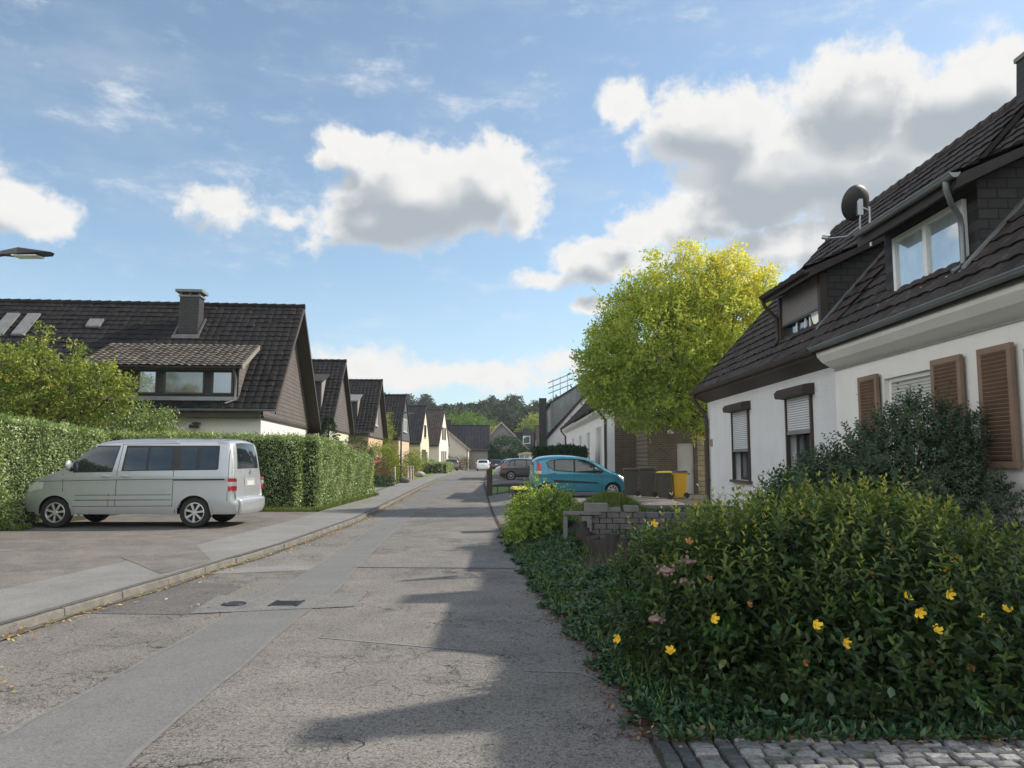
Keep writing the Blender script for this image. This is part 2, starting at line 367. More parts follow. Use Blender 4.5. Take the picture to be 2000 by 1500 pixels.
M_slate = brickmat('brown_slate', 'yz', (.15,.12,.105), (.12,.10,.09), (.03,.026,.024), .42, .17, .012, .5, .7, .8, .4)
M_slateb = brickmat('blue_slate', 'yz', (.10,.105,.12), (.08,.085,.10), (.03,.03,.035), .42, .17, .012, .5, .6, .8, .4)
M_slated = brickmat('dark_slate', 'xz', (.04,.038,.037), (.03,.028,.028), (.012,.012,.012), .25, .13, .01, .5, .7, .8, .4)
M_slated2 = brickmat('dark_slate_shingles', 'yz', (.04,.038,.037), (.03,.028,.028), (.012,.012,.012), .25, .13, .01, .5, .7, .8, .4)
M_siding = brickmat('peach_siding', 'yz', (.62,.45,.32), (.58,.42,.30), (.34,.25,.18), 3., .34, .012, .5, .8, .5, .3)
M_brick = brickmat('brown_brick', 'xz', (.125,.095,.06), (.085,.065,.042), (.17,.15,.11), .24, .083, .012)
M_quoin = brickmat('yellow_block', 'xz', (.42,.36,.22), (.36,.31,.19), (.16,.14,.1), .4, .2, .014)
M_block = pm('grey_block', (.16,.15,.145), (.10,.095,.095), 5, .9, .6, 50, bd=.01)
M_dwood = pm('dark_wood', (.022,.017,.015), (.035,.027,.023), 5, .7, .3, 30)
M_bwood = pm('brown_board', (.055,.038,.03), (.04,.028,.023), 3, .6, .3, 30)
M_soffit = pm('brown_soffit', (.075,.055,.045), (.06,.045,.038), 2, .6, .3, 20)
M_shutter = pm('shutter_wood', (.25,.16,.11), (.19,.125,.085), 3, .6, .2, 40)
M_wframe = pm('white_frame', (.78,.78,.76), (.72,.72,.70), 3, .4, 0)
M_dframe = pm('dark_frame', (.03,.028,.028), (.045,.04,.04), 3, .5, 0)
M_zinc = pm('zinc', (.26,.28,.29), (.18,.195,.20), 1.5, .45, .1, 30, metal=.4)
M_lead = pm('lead_flashing', (.22,.22,.22), (.12,.12,.12), 4, .6, .4, 20)
M_roller = brickmat('roller_slats', 'yz', (.66,.67,.69), (.62,.63,.65), (.22,.22,.23), 9., .045, .008, .5, .5, .8, .15)
M_rollerd = brickmat('brown_roller_slats', 'yz', (.22,.19,.17), (.2,.175,.16), (.07,.06,.055), 9., .045, .008, .5, .5, .8, .15)
M_rollerw = brickmat('pale_roller_slats', 'yz', (.5,.49,.46), (.48,.47,.44), (.2,.2,.18), 9., .045, .006, .5, .5, .6, .15)
M_glass = glassmat('window_glass', (.02,.024,.03), .03, .28)
M_glassb = glassmat('bright_window_glass', (.34,.39,.42), .03, .45, (.8,.86,.9))
M_curt = glassmat('curtained_glass', (.11,.12,.10), .08, .15)
M_dish = pm('dish_grey', (.035,.033,.033), (.05,.047,.046), 2, .5, 0)
M_steel = pm('galvanised_steel', (.42,.44,.46), (.34,.36,.38), 5, .35, 0, metal=.7)
M_black = pm('black_plastic', (.015,.015,.017), (.022,.022,.024), 8, .45, 0)
M_tyre = pm('tyre_rubber', (.016,.016,.017), (.024,.023,.023), 12, .85, .3, 80)
M_rim = pm('alloy_rim', (.62,.62,.60), (.52,.52,.51), 3, .3, 0, metal=.6)
M_bark = pm('bark', (.085,.065,.045), (.05,.04,.03), 6, .95, .9, 25, bd=.03)
M_pole = pm('dark_pole', (.035,.037,.042), (.05,.052,.055), 3, .5, .05)
M_paper = pm('pale_plastic', (.6,.6,.58), None, 3, .5, 0)
def paint(name, c, metal=.5, rough=.28):
    m, t, p = base(name); MATS[name] = m; co = objco(t)
    n = noise(t, co, 3, 5)
    t.links.new(ramp(t, n, [(.3, c), (.7, tuple(x*.93 for x in c))]), p.inputs['Base Color'])
    d = smooth(t, noise(t, co, 9, 8, .7), .45, .75, rough, rough+.12); t.links.new(d, p.inputs['Roughness'])
    p.inputs['Metallic'].default_value = metal; p.inputs['Coat Weight'].default_value = .7; p.inputs['Coat Roughness'].default_value = .06
    return m
M_silver = paint('silver_paint', (.50,.525,.54), .5, .33)
M_blue = paint('blue_paint', (.035,.25,.36), .35, .3)
M_grey = paint('grey_paint', (.13,.125,.125), .5, .3)
M_darkcar = paint('dark_paint', (.03,.03,.04), .4, .3)
M_whitec = paint('white_paint', (.78,.79,.80), 0., .3)
M_red = pm('red_lamp', (.55,.02,.03), (.45,.015,.02), 5, .12, 0, coat=1)
M_clear = pm('clear_lamp', (.65,.66,.66), (.45,.46,.47), 12, .12, 0, coat=1)
M_carglass = glassmat('car_glass', (.012,.016,.018), .03, .05, (.8,.88,.9))

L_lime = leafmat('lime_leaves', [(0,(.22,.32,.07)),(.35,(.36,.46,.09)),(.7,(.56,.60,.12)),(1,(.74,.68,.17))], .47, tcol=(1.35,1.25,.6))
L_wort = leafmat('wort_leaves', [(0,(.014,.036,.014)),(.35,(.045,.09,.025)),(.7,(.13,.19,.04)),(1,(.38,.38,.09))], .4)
L_shrub = leafmat('dark_leaves', [(0,(.04,.075,.045)),(.6,(.065,.11,.06)),(.93,(.11,.16,.075)),(1,(.22,.12,.07))], .25)
L_laurel = leafmat('laurel_leaves', [(0,(.03,.085,.03)),(.6,(.05,.13,.035)),(1,(.09,.19,.04))], .25, .3)
L_hedge = leafmat('hedge_leaves', [(0,(.06,.12,.03)),(.35,(.15,.23,.06)),(.7,(.32,.41,.18)),(1,(.70,.76,.50))], .25, .35)
L_apple = leafmat('orchard_leaves', [(0,(.08,.14,.03)),(.45,(.19,.26,.05)),(.85,(.42,.42,.09)),(1,(.60,.45,.14))], .35)
L_ivy = leafmat('ivy_leaves', [(0,(.02,.055,.026)),(.6,(.04,.10,.045)),(.93,(.09,.17,.07)),(1,(.2,.16,.06))], .22, .35)
L_fresh = leafmat('fresh_leaves', [(0,(.08,.17,.03)),(.5,(.18,.30,.05)),(1,(.50,.55,.16))], .45)
L_grass = leafmat('grass_blades', [(0,(.07,.13,.03)),(.7,(.12,.19,.04)),(1,(.26,.26,.10))], .35)
L_far = leafmat('far_leaves', [(0,(.014,.03,.012)),(.6,(.03,.05,.017)),(1,(.075,.085,.026))], .2, .7)
L_farl = leafmat('far_light_leaves', [(0,(.07,.14,.035)),(.6,(.12,.21,.05)),(1,(.2,.27,.07))], .3, .6)
L_conif = leafmat('conifer_needles', [(0,(.02,.05,.025)),(.6,(.035,.08,.035)),(1,(.06,.12,.045))], .15, .6)
L_litter = leafmat('dry_leaves', [(0,(.16,.08,.03)),(.5,(.42,.26,.08)),(1,(.60,.46,.16))], .2)
L_brown = leafmat('reddish_leaves', [(0,(.06,.09,.03)),(.5,(.13,.10,.045)),(1,(.22,.10,.06))], .25)
M_petal = pm('yellow_petal', (.82,.55,.02), (.74,.46,.02), 8, .5, 0)
M_pink = pm('pink_petal', (.62,.05,.12), (.5,.04,.10), 8, .5, 0)
M_twig = pm('twigs', (.05,.04,.025), (.03,.028,.018), 6, .9, .3)
M_core = pm('hedge_core', (.018,.024,.012), (.012,.016,.008), 8, .95, .5)

# ------------------------------------------------------------ leaves
def unit(a): return a/np.maximum(np.linalg.norm(a, axis=1, keepdims=True), 1e-9)
def leaf6(name, P, T, Nn, L, Wd, mat, parent=None, fold=.22, rnd=None, droop=0):
    n = len(P); T = unit(T); Nn = unit(Nn - T*np.sum(Nn*T, 1, keepdims=True)); B = np.cross(Nn, T)
    L = np.broadcast_to(L, (n,))[:, None]; Wd = np.broadcast_to(Wd, (n,))[:, None]; v = np.empty((n, 7, 3)); up = Nn*fold*Wd
    v[:,0] = P; v[:,1] = P+T*L*.22+B*Wd*.36+up*.8; v[:,2] = P+T*L*.58+B*Wd*.46+up-Nn*L*droop*.3; v[:,3] = P+T*L-Nn*L*droop
    v[:,4] = P+T*L*.58-B*Wd*.46+up-Nn*L*droop*.3; v[:,5] = P+T*L*.22-B*Wd*.36+up*.8; v[:,6] = P+T*L*.5-Nn*L*droop*.15
    me = bpy.data.meshes.new(name); me.vertices.add(n*7); me.vertices.foreach_set('co', v.ravel())
    tri = np.array([[0,1,6],[1,2,6],[2,3,6],[3,4,6],[4,5,6],[5,0,6]]); F = (np.arange(n)[:,None,None]*7+tri[None]).reshape(-1)
    me.loops.add(len(F)); me.loops.foreach_set('vertex_index', F.astype(np.int32)); me.polygons.add(6*n); me.polygons.foreach_set('loop_start', np.arange(6*n, dtype=np.int32)*3)
    me.update(calc_edges=True); a = me.attributes.new('rnd', 'FLOAT', 'FACE')
    if rnd is None: rnd = RNG.random(n)
    a.data.foreach_set('value', np.repeat(np.clip(rnd, 0, 1), 6).astype(np.float32)); return link(name, me, mat, parent)
def leaf_obj(name, P, T, Nn, L, Wd, mat, parent=None, fold=.22, rnd=None, droop=0):
    n = len(P); T = unit(T); Nn = unit(Nn - T*np.sum(Nn*T, 1, keepdims=True)); B = np.cross(Nn, T)
    L = np.broadcast_to(L, (n,))[:, None]; Wd = np.broadcast_to(Wd, (n,))[:, None]
    v = np.empty((n, 4, 3)); v[:,0] = P; v[:,1] = P+T*L*.45+B*Wd*.5+Nn*fold*Wd; v[:,2] = P+T*L-Nn*L*droop; v[:,3] = P+T*L*.45-B*Wd*.5+Nn*fold*Wd
    me = bpy.data.meshes.new(name); me.vertices.add(n*4); me.vertices.foreach_set('co', v.ravel())
    b = np.arange(n)[:, None]*4; F = np.concatenate([b+np.array([0,1,2]), b+np.array([0,2,3])], 1).reshape(-1)
    me.loops.add(len(F)); me.loops.foreach_set('vertex_index', F.astype(np.int32))
    me.polygons.add(2*n); me.polygons.foreach_set('loop_start', np.arange(2*n, dtype=np.int32)*3)
    me.update(calc_edges=True)
    a = me.attributes.new('rnd', 'FLOAT', 'FACE')
    if rnd is None: rnd = RNG.random(n)
    a.data.foreach_set('value', np.repeat(np.clip(rnd, 0, 1), 2).astype(np.float32))
    return link(name, me, mat, parent)
def rdir(n): return unit(RNG.normal(size=(n, 3)))
def ell_points(ells, n, shell=.55):
    w = np.array([e[3]*e[4]*e[5] for e in ells])**.75; k = RNG.choice(len(ells), n, p=w/w.sum()); E = np.array(ells)[k]
    d = rdir(n); r = np.where(RNG.random(n) < shell, RNG.uniform(.82, 1.04, n), RNG.random(n)**.4)
    return E[:, :3]+d*E[:, 3:6]*r[:, None], d
def crown(name, ells, clumps, per, cr, ls, mat, parent, asp=.5, tone=None, up=.3, shell=.6, zmin=None):
    C, d = ell_points(ells, clumps, shell)
    if zmin is not None: k = C[:,2] > zmin; C, d = C[k], d[k]; clumps = len(C)
    P = np.repeat(C, per, 0)+RNG.normal(size=(clumps*per, 3))*cr*np.array([1, 1, .7]); n = len(P)
    T = unit(rdir(n)+np.repeat(d, per, 0)*.7+np.array([0, 0, -.15])); Nn = unit(rdir(n)*.8+np.array([0, 0, up*2]))
    ct = RNG.random(clumps); rnd = np.repeat(ct, per)*.55+RNG.random(n)*.45
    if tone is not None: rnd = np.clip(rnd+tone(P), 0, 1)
    return leaf_obj(name, P, T, Nn, ls*RNG.uniform(.7, 1.3, n), ls*asp*RNG.uniform(.8, 1.2, n), mat, parent, rnd=rnd)
def limbs(mb, base, top, ells, r0, nb, seed=1, twigs=3):
    rr = random.Random(seed); base = Vector(base); top = Vector(top)
    mid = base.lerp(top, .5)+Vector((rr.uniform(-.1,.1), rr.uniform(-.1,.1), 0))
    mb.tube([base, mid, top], [r0, r0*.8, r0*.6], 10)
    for i in range(nb):
        e = ells[i % len(ells)]; tgt = Vector((e[0]+rr.uniform(-.6,.6)*e[3], e[1]+rr.uniform(-.6,.6)*e[4], e[2]+rr.uniform(-.1,.8)*e[5]))
        st = mid.lerp(top, rr.uniform(.3, 1)); m = st.lerp(tgt, .5)+Vector((rr.uniform(-.2,.2), rr.uniform(-.2,.2), rr.uniform(-.3,.1)))
        mb.tube([st, m, tgt], [r0*.34, r0*.2, r0*.07], 6)
        for k in range(twigs):
            q = m.lerp(tgt, rr.random()); t2 = q+Vector((rr.uniform(-1,1), rr.uniform(-1,1), rr.uniform(0,1)))*.35*min(e[3], e[5])
            mb.tube([q, t2], [r0*.12, r0*.03], 4)
def tree(name, label, loc, th, r0, ells, clumps, per, cr, ls, mat, nb=10, seed=1, tone=None, lean=(0,0), group=None, cat='tree', **k):
    t = thing(name, label, cat, loc, 0, group)
    mb = MB(); limbs(mb, (0,0,-.05), (lean[0], lean[1], th), ells, r0, nb, seed)
    mb.build('trunk', M_bark, t, 60)
    crown('crown', ells, clumps, per, cr, ls, mat, t, tone=tone, **k); return t
def shoots(name, base, axis, length, k, ls, mat, parent, asp=.38, spread=1.0, rnd0=None, pairs=2, fine=False):
    """leafy shoots: opposite leaves climbing each stem"""
    n = len(base); axis = unit(axis); h = unit(np.cross(axis, rdir(n))); g = np.cross(axis, h); Ps, Ts, Ls, Rs = [], [], [], []
    for i in range(k):
        f = (i+.6)/k; ang = (i % 2)*pi/2+RNG.random(n)*.5
        side = h*np.cos(ang)[:,None]+g*np.sin(ang)[:,None]
        for s_ in ((1,-1) if pairs == 2 else (1,)):
            Ps.append(base+axis*(length*f)[:,None]); Ts.append(side*s_*spread*(1.15-.75*f)+axis*(.35+.75*f)); Ls.append(ls*(1.15-.45*f)*RNG.uniform(.75,1.2,n))
            Rs.append((rnd0 if rnd0 is not None else RNG.random(n)*.6)+f*.25+RNG.random(n)*.15)
    P = np.concatenate(Ps); T = np.concatenate(Ts); A = np.tile(axis, (len(Ps),1))
    Lr = np.concatenate(Ls)
    return (leaf6 if fine else leaf_obj)(name, P, T, A+rdir(len(P))*.25, Lr, Lr*asp, mat, parent, rnd=np.concatenate(Rs), droop=.18)
def hedge(name, label, path, w, dens, ls, mat, zg=.05, cat='hedge', group=None, jit=.05):
    """path: (x, y, top height) points; a clipped hedge of width w"""
    t = thing(name, label, cat, (path[0][0], path[0][1], 0), 0, group); o = np.array([path[0][0], path[0][1], 0.])
    mb = MB(); PP = []; NN = []
    for (x0,y0,h0), (x1,y1,h1) in zip(path, path[1:]):
        d = np.array([x1-x0, y1-y0, 0.]); Ln = np.linalg.norm(d); d /= Ln; s = np.array([-d[1], d[0], 0])
        a = np.array([x0,y0,0.])-o; hw = w/2-.07; e = .07
        A = [a+d*e-s*hw, a+d*(Ln-e)-s*hw, a+d*(Ln-e)+s*hw, a+d*e+s*hw]; hs = [h0,h1,h1,h0]
        mb.add([(p[0],p[1],zg) for p in A]+[(p[0],p[1],h-.07) for p,h in zip(A, hs)], [(0,3,2,1),(4,5,6,7),(0,1,5,4),(1,2,6,5),(2,3,7,6),(3,0,4,7)])
        H = (h0+h1)/2
        for sg in (-1, 1):
            n = int(dens*Ln*H); u = RNG.random(n)*Ln; hh = h0+(h1-h0)*u/Ln; z = zg+(hh-zg)*RNG.random(n)
            PP.append(a+d*u[:,None]+s*sg*w/2+np.array([0,0,1.])*z[:,None]); NN.append(np.tile(s*sg, (n,1)))
        n = int(dens*Ln*w*1.5); u = RNG.random(n)*Ln; hh = h0+(h1-h0)*u/Ln
        PP.append(a+d*u[:,None]+s*(RNG.random((n,1))-.5)*w+np.array([0,0,1.])*hh[:,None]); NN.append(np.tile([0,0,1.], (n,1)))
        for (q, hh, dd) in ((0, h0, -d), (Ln, h1, d)):
            n = int(dens*w*hh); PP.append(a+d*q+s*(RNG.random((n,1))-.5)*w+np.array([0,0,1.])*(zg+(hh-zg)*RNG.random((n,1)))); NN.append(np.tile(dd, (n,1)))
    P = np.concatenate(PP); Nn = np.concatenate(NN); n = len(P)
    wob = np.sin(P[:,0]*5.1+P[:,2]*3.3)*np.sin(P[:,1]*4.3+P[:,2]*2.1)*jit*.8
    P = P+Nn*(RNG.normal(size=(n,1))*jit-.01+wob[:,None])
    T = unit(rdir(n)+Nn*.45+np.array([0,0,.25])); NV = unit(Nn+rdir(n)*.75+np.array([0,0,.35]))
    cl = .5+.5*np.sin(P[:,0]*7.1+P[:,1]*6.3+.6*np.sin(P[:,2]*3))*np.sin(P[:,2]*2.2+P[:,1]*2.9+P[:,0]*1.7)
    leaf_obj('foliage', P, T, NV, ls*RNG.uniform(.7,1.3,n), ls*.55, mat, t, rnd=RNG.random(n)*.65+cl*.40-.05)
    if ls < .08:
        k = (P[:,2] > np.percentile(P[:,2], 72)) & (RNG.random(n) < .014); Q = P[k]
        if len(Q): shoots('stray_shoots', Q, np.array([0,0,1.])+rdir(len(Q))*.4, RNG.uniform(.06,.2,len(Q)), 4, ls*.9, mat, t, asp=.5)
    mb.build('twigs', M_core, t); return t  # solid dark box, no real twigs: paints the shaded inside and blocks light
def bush(name, label, loc, ells, clumps, per, cr, ls, mat, cat='bush', group=None, asp=.5, tone=None, core=.78, stems=8, **k):
    t = thing(name, label, cat, loc, 0, group)
    crown('foliage', ells, clumps, per, cr, ls, mat, t, asp=asp, tone=tone, **k)
    mb = MB(); rr = random.Random(len(name)+clumps)
    for i in range(stems):
        e = ells[i % len(ells)]; p = Vector((e[0]+rr.uniform(-.5,.5)*e[3], e[1]+rr.uniform(-.5,.5)*e[4], e[2]+rr.uniform(0,.7)*e[5]))
        b = Vector((p.x*.4, p.y*.4, -.05)); mb.tube([b, b.lerp(p,.5)+Vector((rr.uniform(-.1,.1),rr.uniform(-.1,.1),0)), p], [.025,.015,.006], 5)
    mb.build('stems', M_twig, t)
    return t

# ------------------------------------------------------------ terrain, road, pavements
LE = [(-8,-5.6),(-2,-5.25),(7.1,-4.62),(10.1,-4.37),(14,-4.08),(20,-3.98),(30,-4.42),(40,-4.9),(59,-5.65),(84,-6.2),(105,-6.7),(118,-8.5),(124,-12)]
RE = [(-8,1.0),(0,.9),(4.2,.80),(6.5,.70),(9,.37),(15,-.10),(23.7,-.62),(46,-1.68),(87,-2.9),(105,-3.5),(121,-3.5),(133,-12)]
def ev(tab, y): return np.interp(y, [a for a,b in tab], [b for a,b in tab])
def strip(name, f0, f1, y0, y1, z, mat, dy=.5, nx=2, kind='structure', zf=None):
    ys = np.arange(y0, y1+1e-6, dy); t = np.linspace(0, 1, nx)
    X = np.array([[f0(y)*(1-a)+f1(y)*a for a in t] for y in ys]); Y = np.repeat(ys[:,None], nx, 1)
    Z = np.full_like(X, z) if zf is None else zf(X, Y)
    o = grid_mesh(name, X, Y, Z, mat)
    # make faces point up
    me = o.data
    if me.polygons[0].normal.z < 0: me.flip_normals()
    o['kind'] = kind; return o
def sheet(name, poly, z, mat, kind='structure', edge=None):
    bm = bmesh.new(); vs = [bm.verts.new((x,y,z)) for x,y in poly]; f = bm.faces.new(vs)
    bmesh.ops.triangulate(bm, faces=[f]); me = bpy.data.meshes.new(name); bm.to_mesh(me); bm.free(); me.update()
    if me.polygons[0].normal.z < 0: me.flip_normals()
    o = link(name, me, mat); o['kind'] = kind; return o
xs = np.concatenate([np.linspace(-1500,-60,14), np.linspace(-50,50,41), np.linspace(60,1500,14)])
ys = np.concatenate([np.linspace(-300,-10,8), np.linspace(-5,140,60), np.linspace(150,2500,30)])
GX, GY = np.meshgrid(xs, ys, indexing='ij')
def hill(X, Y): return 14*np.clip((Y-175)/170, 0, 1)**1.2+14*np.clip((Y-350)/800, 0, 1)
GZ = np.full_like(GX, -.06)+hill(GX, GY)+.05*np.sin(GX*.7)*np.sin(GY*.4)*(np.abs(GX) > 16)
o = grid_mesh('ground', GX, GY, GZ, M_grass); o['kind'] = 'structure'
if o.data.polygons[0].normal.z < 0: o.data.flip_normals()
strip('road', lambda y: ev(LE,y), lambda y: ev(RE,y), -8, 124, 0, M_road, 1.0, 8, zf=None)
zroad = lambda x: 0.
# road patches: one sheet each, 4 mm and more above the road
def drape(name, poly_l, poly_r, lift, mat):
    """strip between two polylines given as (x, y) with the same number of points"""
    X = []; Y = []
    for (a, b) in zip(poly_l, poly_r):
        t = np.linspace(0, 1, 6); X.append(a[0]*(1-t)+b[0]*t); Y.append(a[1]*(1-t)+b[1]*t)
    X = np.array(X); Y = np.array(Y); Z = 0*X+lift
    o = grid_mesh(name, X, Y, Z, mat)
    if o.data.polygons[0].normal.z < 0: o.data.flip_normals()
    o['kind'] = 'structure'; return o
def dens(pts, n=10):
    out = []
    for a, b in zip(pts, pts[1:]):
        for i in range(n): out.append((a[0]+(b[0]-a[0])*i/n, a[1]+(b[1]-a[1])*i/n))
    return out+[pts[-1]]
tl = dens([(-3.5,-6),(-2.98,3),(-2.95,4.6),(-2.92,8.1),(-2.86,9.7),(-3.0,12.7),(-3.35,19.9),(-3.6,26),(-4.0,36),(-4.5,50),(-4.9,70)])
tr = dens([(-2.5,-6),(-1.95,3),(-2.05,4.6),(-2.16,8.1),(-2.16,9.7),(-2.42,13.4),(-2.85,21.6),(-3.0,26),(-3.3,36),(-3.7,50),(-4.0,70)])
rj = random.Random(4)
tl = [(x+rj.uniform(-.012,.012), y) for x,y in tl]; tr = [(x+rj.uniform(-.012,.012), y) for x,y in tr]
drape('trench_patch', tl, tr, .004, M_trench)
def off(l, d): return [(x+d+rj.uniform(-.012,.012), y) for x,y in l]
drape('trench_joint_line', [(x-.012, y) for x,y in tl], off(tl,.018), .006, M_seam)
drape('trench_joint_line', off(tr,-.02), [(x+.012, y) for x,y in tr], .006, M_seam)
drape('concrete_patch', dens([(-3.34,8.15),(-3.45,9.22)],4), dens([(-1.72,8.55),(-1.74,9.42)],4), .0085, M_conc)
drape('dark_road_patch', dens([(-4.5,8.2),(-4.35,10.4)],4), dens([(-3.36,8.12),(-3.4,9.9)],4), .004, M_dark)
drape('light_road_patch', dens([(-4.32,10.9),(-4.25,11.5)],2), dens([(-2.95,11.3),(-2.98,11.9)],2), .004, M_walk)
drape('light_road_patch', dens([(-2.35,11.6),(-2.42,12.1)],2), dens([(.05,11.5),(.05,12.0)],2), .0075, M_conc)
drape('chalk_line', dens([(-1.75,7.1),(-1.1,6.87),(-.3,6.6)],4), dens([(-1.75,7.12),(-1.1,6.91),(-.3,6.63)],4), .004, M_walk)
drape('chalk_line', dens([(.1,6.0),(.5,5.95),(.72,5.6)],4), dens([(.1,6.04),(.52,6.0),(.76,5.62)],4), .004, M_walk)
drape('light_road_patch', dens([(-4.6,5.9),(-4.05,6.1)],3), dens([(-4.5,5.3),(-4.1,6.05)],3), .006, M_walk)
for i,(x,y,r) in enumerate(((-3.07,8.68,.13),(-2.5,8.72,.13))):
    mb = MB(); zz = zroad(x)+.0125
    if i == 0: mb.lathe([(0,.004),(r*.8,.004),(r*.82,.0),(r*.9,.0),(r*.92,.004),(r,.004),(r,-.01)], 24, 'z', (x,y,zz))
    else:
        for k in range(5): mb.box(x-r, x+r, y-r+k*.055, y-r+k*.055+.035, zz-.01, zz+.004)
        mb.box(x-r-.03, x-r, y-r-.03, y+r+.03, zz-.01, zz+.005); mb.box(x+r, x+r+.03, y-r-.03, y+r+.03, zz-.01, zz+.005)
    tag(mb.build('manhole_cover' if i == 0 else 'drain_grate', M_black, None, 40), ['small round iron cover set in the pale road patch','small square iron grate set in the pale road patch'][i], ['manhole cover','drain grate'][i])
# left: kerb, pavement, parking apron
mb = MB(); y = -6.0; rk = random.Random(3)
while y < 112:
    L = 1.0; x0 = ev(LE, y); x1 = ev(LE, y+L); h = .095 if y < 34 else .088; g_ = .010; j = rk.uniform(-.008,.008); dz = rk.uniform(-.008,-.001)
    t = Vector((x1-x0, L, 0)).normalized(); s = Vector((-t.y, t.x, 0))
    a = Vector((x0+j, y, 0))+t*g_; b = Vector((x1+j, y+L, 0))
    q = [a, b, b+s*.13, a+s*.13]
    mb.add([(p.x,p.y,-.05) for p in q]+[(p.x-(.012 if k<2 else 0),p.y,h+dz) for k,p in enumerate(q)], [(0,3,2,1),(4,5,6,7),(0,1,5,4),(1,2,6,5),(2,3,7,6),(3,0,4,7)])
    y += L
mb.build('kerb', M_kerb, None, None, .012)['kind'] = 'structure'
strip('kerb_top', lambda y: ev(LE,y)-.14, lambda y: ev(LE,y)-.045+.012*sin(y*3.1)+.008*sin(y*11), -6, 110, .0995, M_dark, .2, 2)
lx = lambda y: ev(LE, y)-.13
mb = MB()
strip('gutter_dirt', lambda y: ev(LE,y)-.01, lambda y: ev(LE,y)+.10+.04*sin(y*2.1), -6, 60, .013, pm('gutter_dirt',(.10,.085,.06),(.16,.14,.11),5,.95,.5), .4)
strip('pavement', lambda y: lx(y)-1.35-.02*max(0,y-30), lx, -6, 112, .096, M_walk, 1, 3)
SWI = [(-8,-13.5),(16.2,-13.5),(16.6,-11.0),(22.2,-11.4),(22.9,-6.3),(32,-5.95),(33,-6.1)]
strip('parking_apron', lambda y: -14.0 if y < 17 else float(ev([(17,-11.2),(22,-11.3),(22.6,-11.2)],y)), lambda y: lx(y)-1.35+.004, -6, 22.6, .094, M_apron, .4, 6)
strip('pavement_inner', lambda y: float(ev([(22.6,-6.5),(31,-6.1),(40,-6.9),(60,-7.6),(112,-9)],y)), lambda y: lx(y)-1.35-.02*max(0,y-30)+.004, 22.6, 112, .092, M_dark, .4, 3)
drape2 = []
def lsheet(name, poly, z, mat): return sheet(name, poly, z, mat)
lsheet('dark_apron_patch', [(-4.62,10.3),(-4.45,11.6),(-6.0,14.6),(-6.4,14.5),(-6.0,12.0)], .100, M_apron)
lsheet('light_apron_strip', [(-13,12.6),(-13,12.75),(-8.2,13.0),(-8.2,12.85)], .099, M_walk)
lsheet('lawn', [(-5.95,32.2),(-6.55,37.6),(-15,37.6),(-14,32.2)], .11, M_lawn)
lsheet('garden_path', [(-6.6,37.7),(-6.7,40.6),(-14,40.6),(-14,37.7)], .105, M_walk)
lsheet('lawn', [(-6.9,41),(-7.6,53),(-20,53),(-20,41)], .10, M_lawn)
lsheet('lawn', [(-7.25,56),(-7.7,79),(-20,79),(-20,56)], .11, M_lawn)
lsheet('lawn', [(-7.6,88),(-8.3,112),(-20,112),(-20,88)], .11, M_lawn)
lsheet('hedge_border_soil', [(-14,16.3),(-10.7,16.3),(-10.75,22.3),(-6.5,22.45),(-5.6,22.9),(-5.75,32),(-6.6,32),(-7,24),(-14,24)], .101, M_soil)
# right: garden terrain
def sst(x): x = np.clip(x, 0, 1); return x*x*(3-2*x)
def zr(X, Y):
    re = ev(RE, Y); t = sst((X-re)/1.3)
    near = .30*t*sst((Y-4.5)/1.6); far = .15*t+.10*sst((X-3)/2)
    b = sst((Y-17)/6); return near*(1-b)+far*b+.012
strip('garden_ground', lambda y: ev(RE,y)-.02, lambda y: 40., 4.55, 118, 0, M_soil, .5, 90, zf=zr)
def zsheet(name, x0, x1, y0, y1, mat, lift=.008, n=16):
    X, Y = np.meshgrid(np.linspace(0,1,n), np.linspace(y0, y1, n*2), indexing='ij')
    a = (lambda y: ev(RE,y)+x0) if x0 < .5 and x0 > -.5 else (lambda y: x0+0*y)
    X = a(Y)+(x1-a(Y))*X; Z = zr(X, Y)+lift
    o = grid_mesh(name, X, Y, Z, mat); 
    if o.data.polygons[0].normal.z < 0: o.data.flip_normals()
    o['kind'] = 'structure'; return o
zsheet('paved_driveway', .05, 5.2, 19.0, 34, M_pave, .012, 24)
zsheet('lawn', .25, 4.2, 35.0, 43, M_lawn, .015)
zsheet('paved_parking', .05, 6, 46, 70, M_pave, .015)
zsheet('lawn', .25, 6, 74, 116, M_lawn, .015)
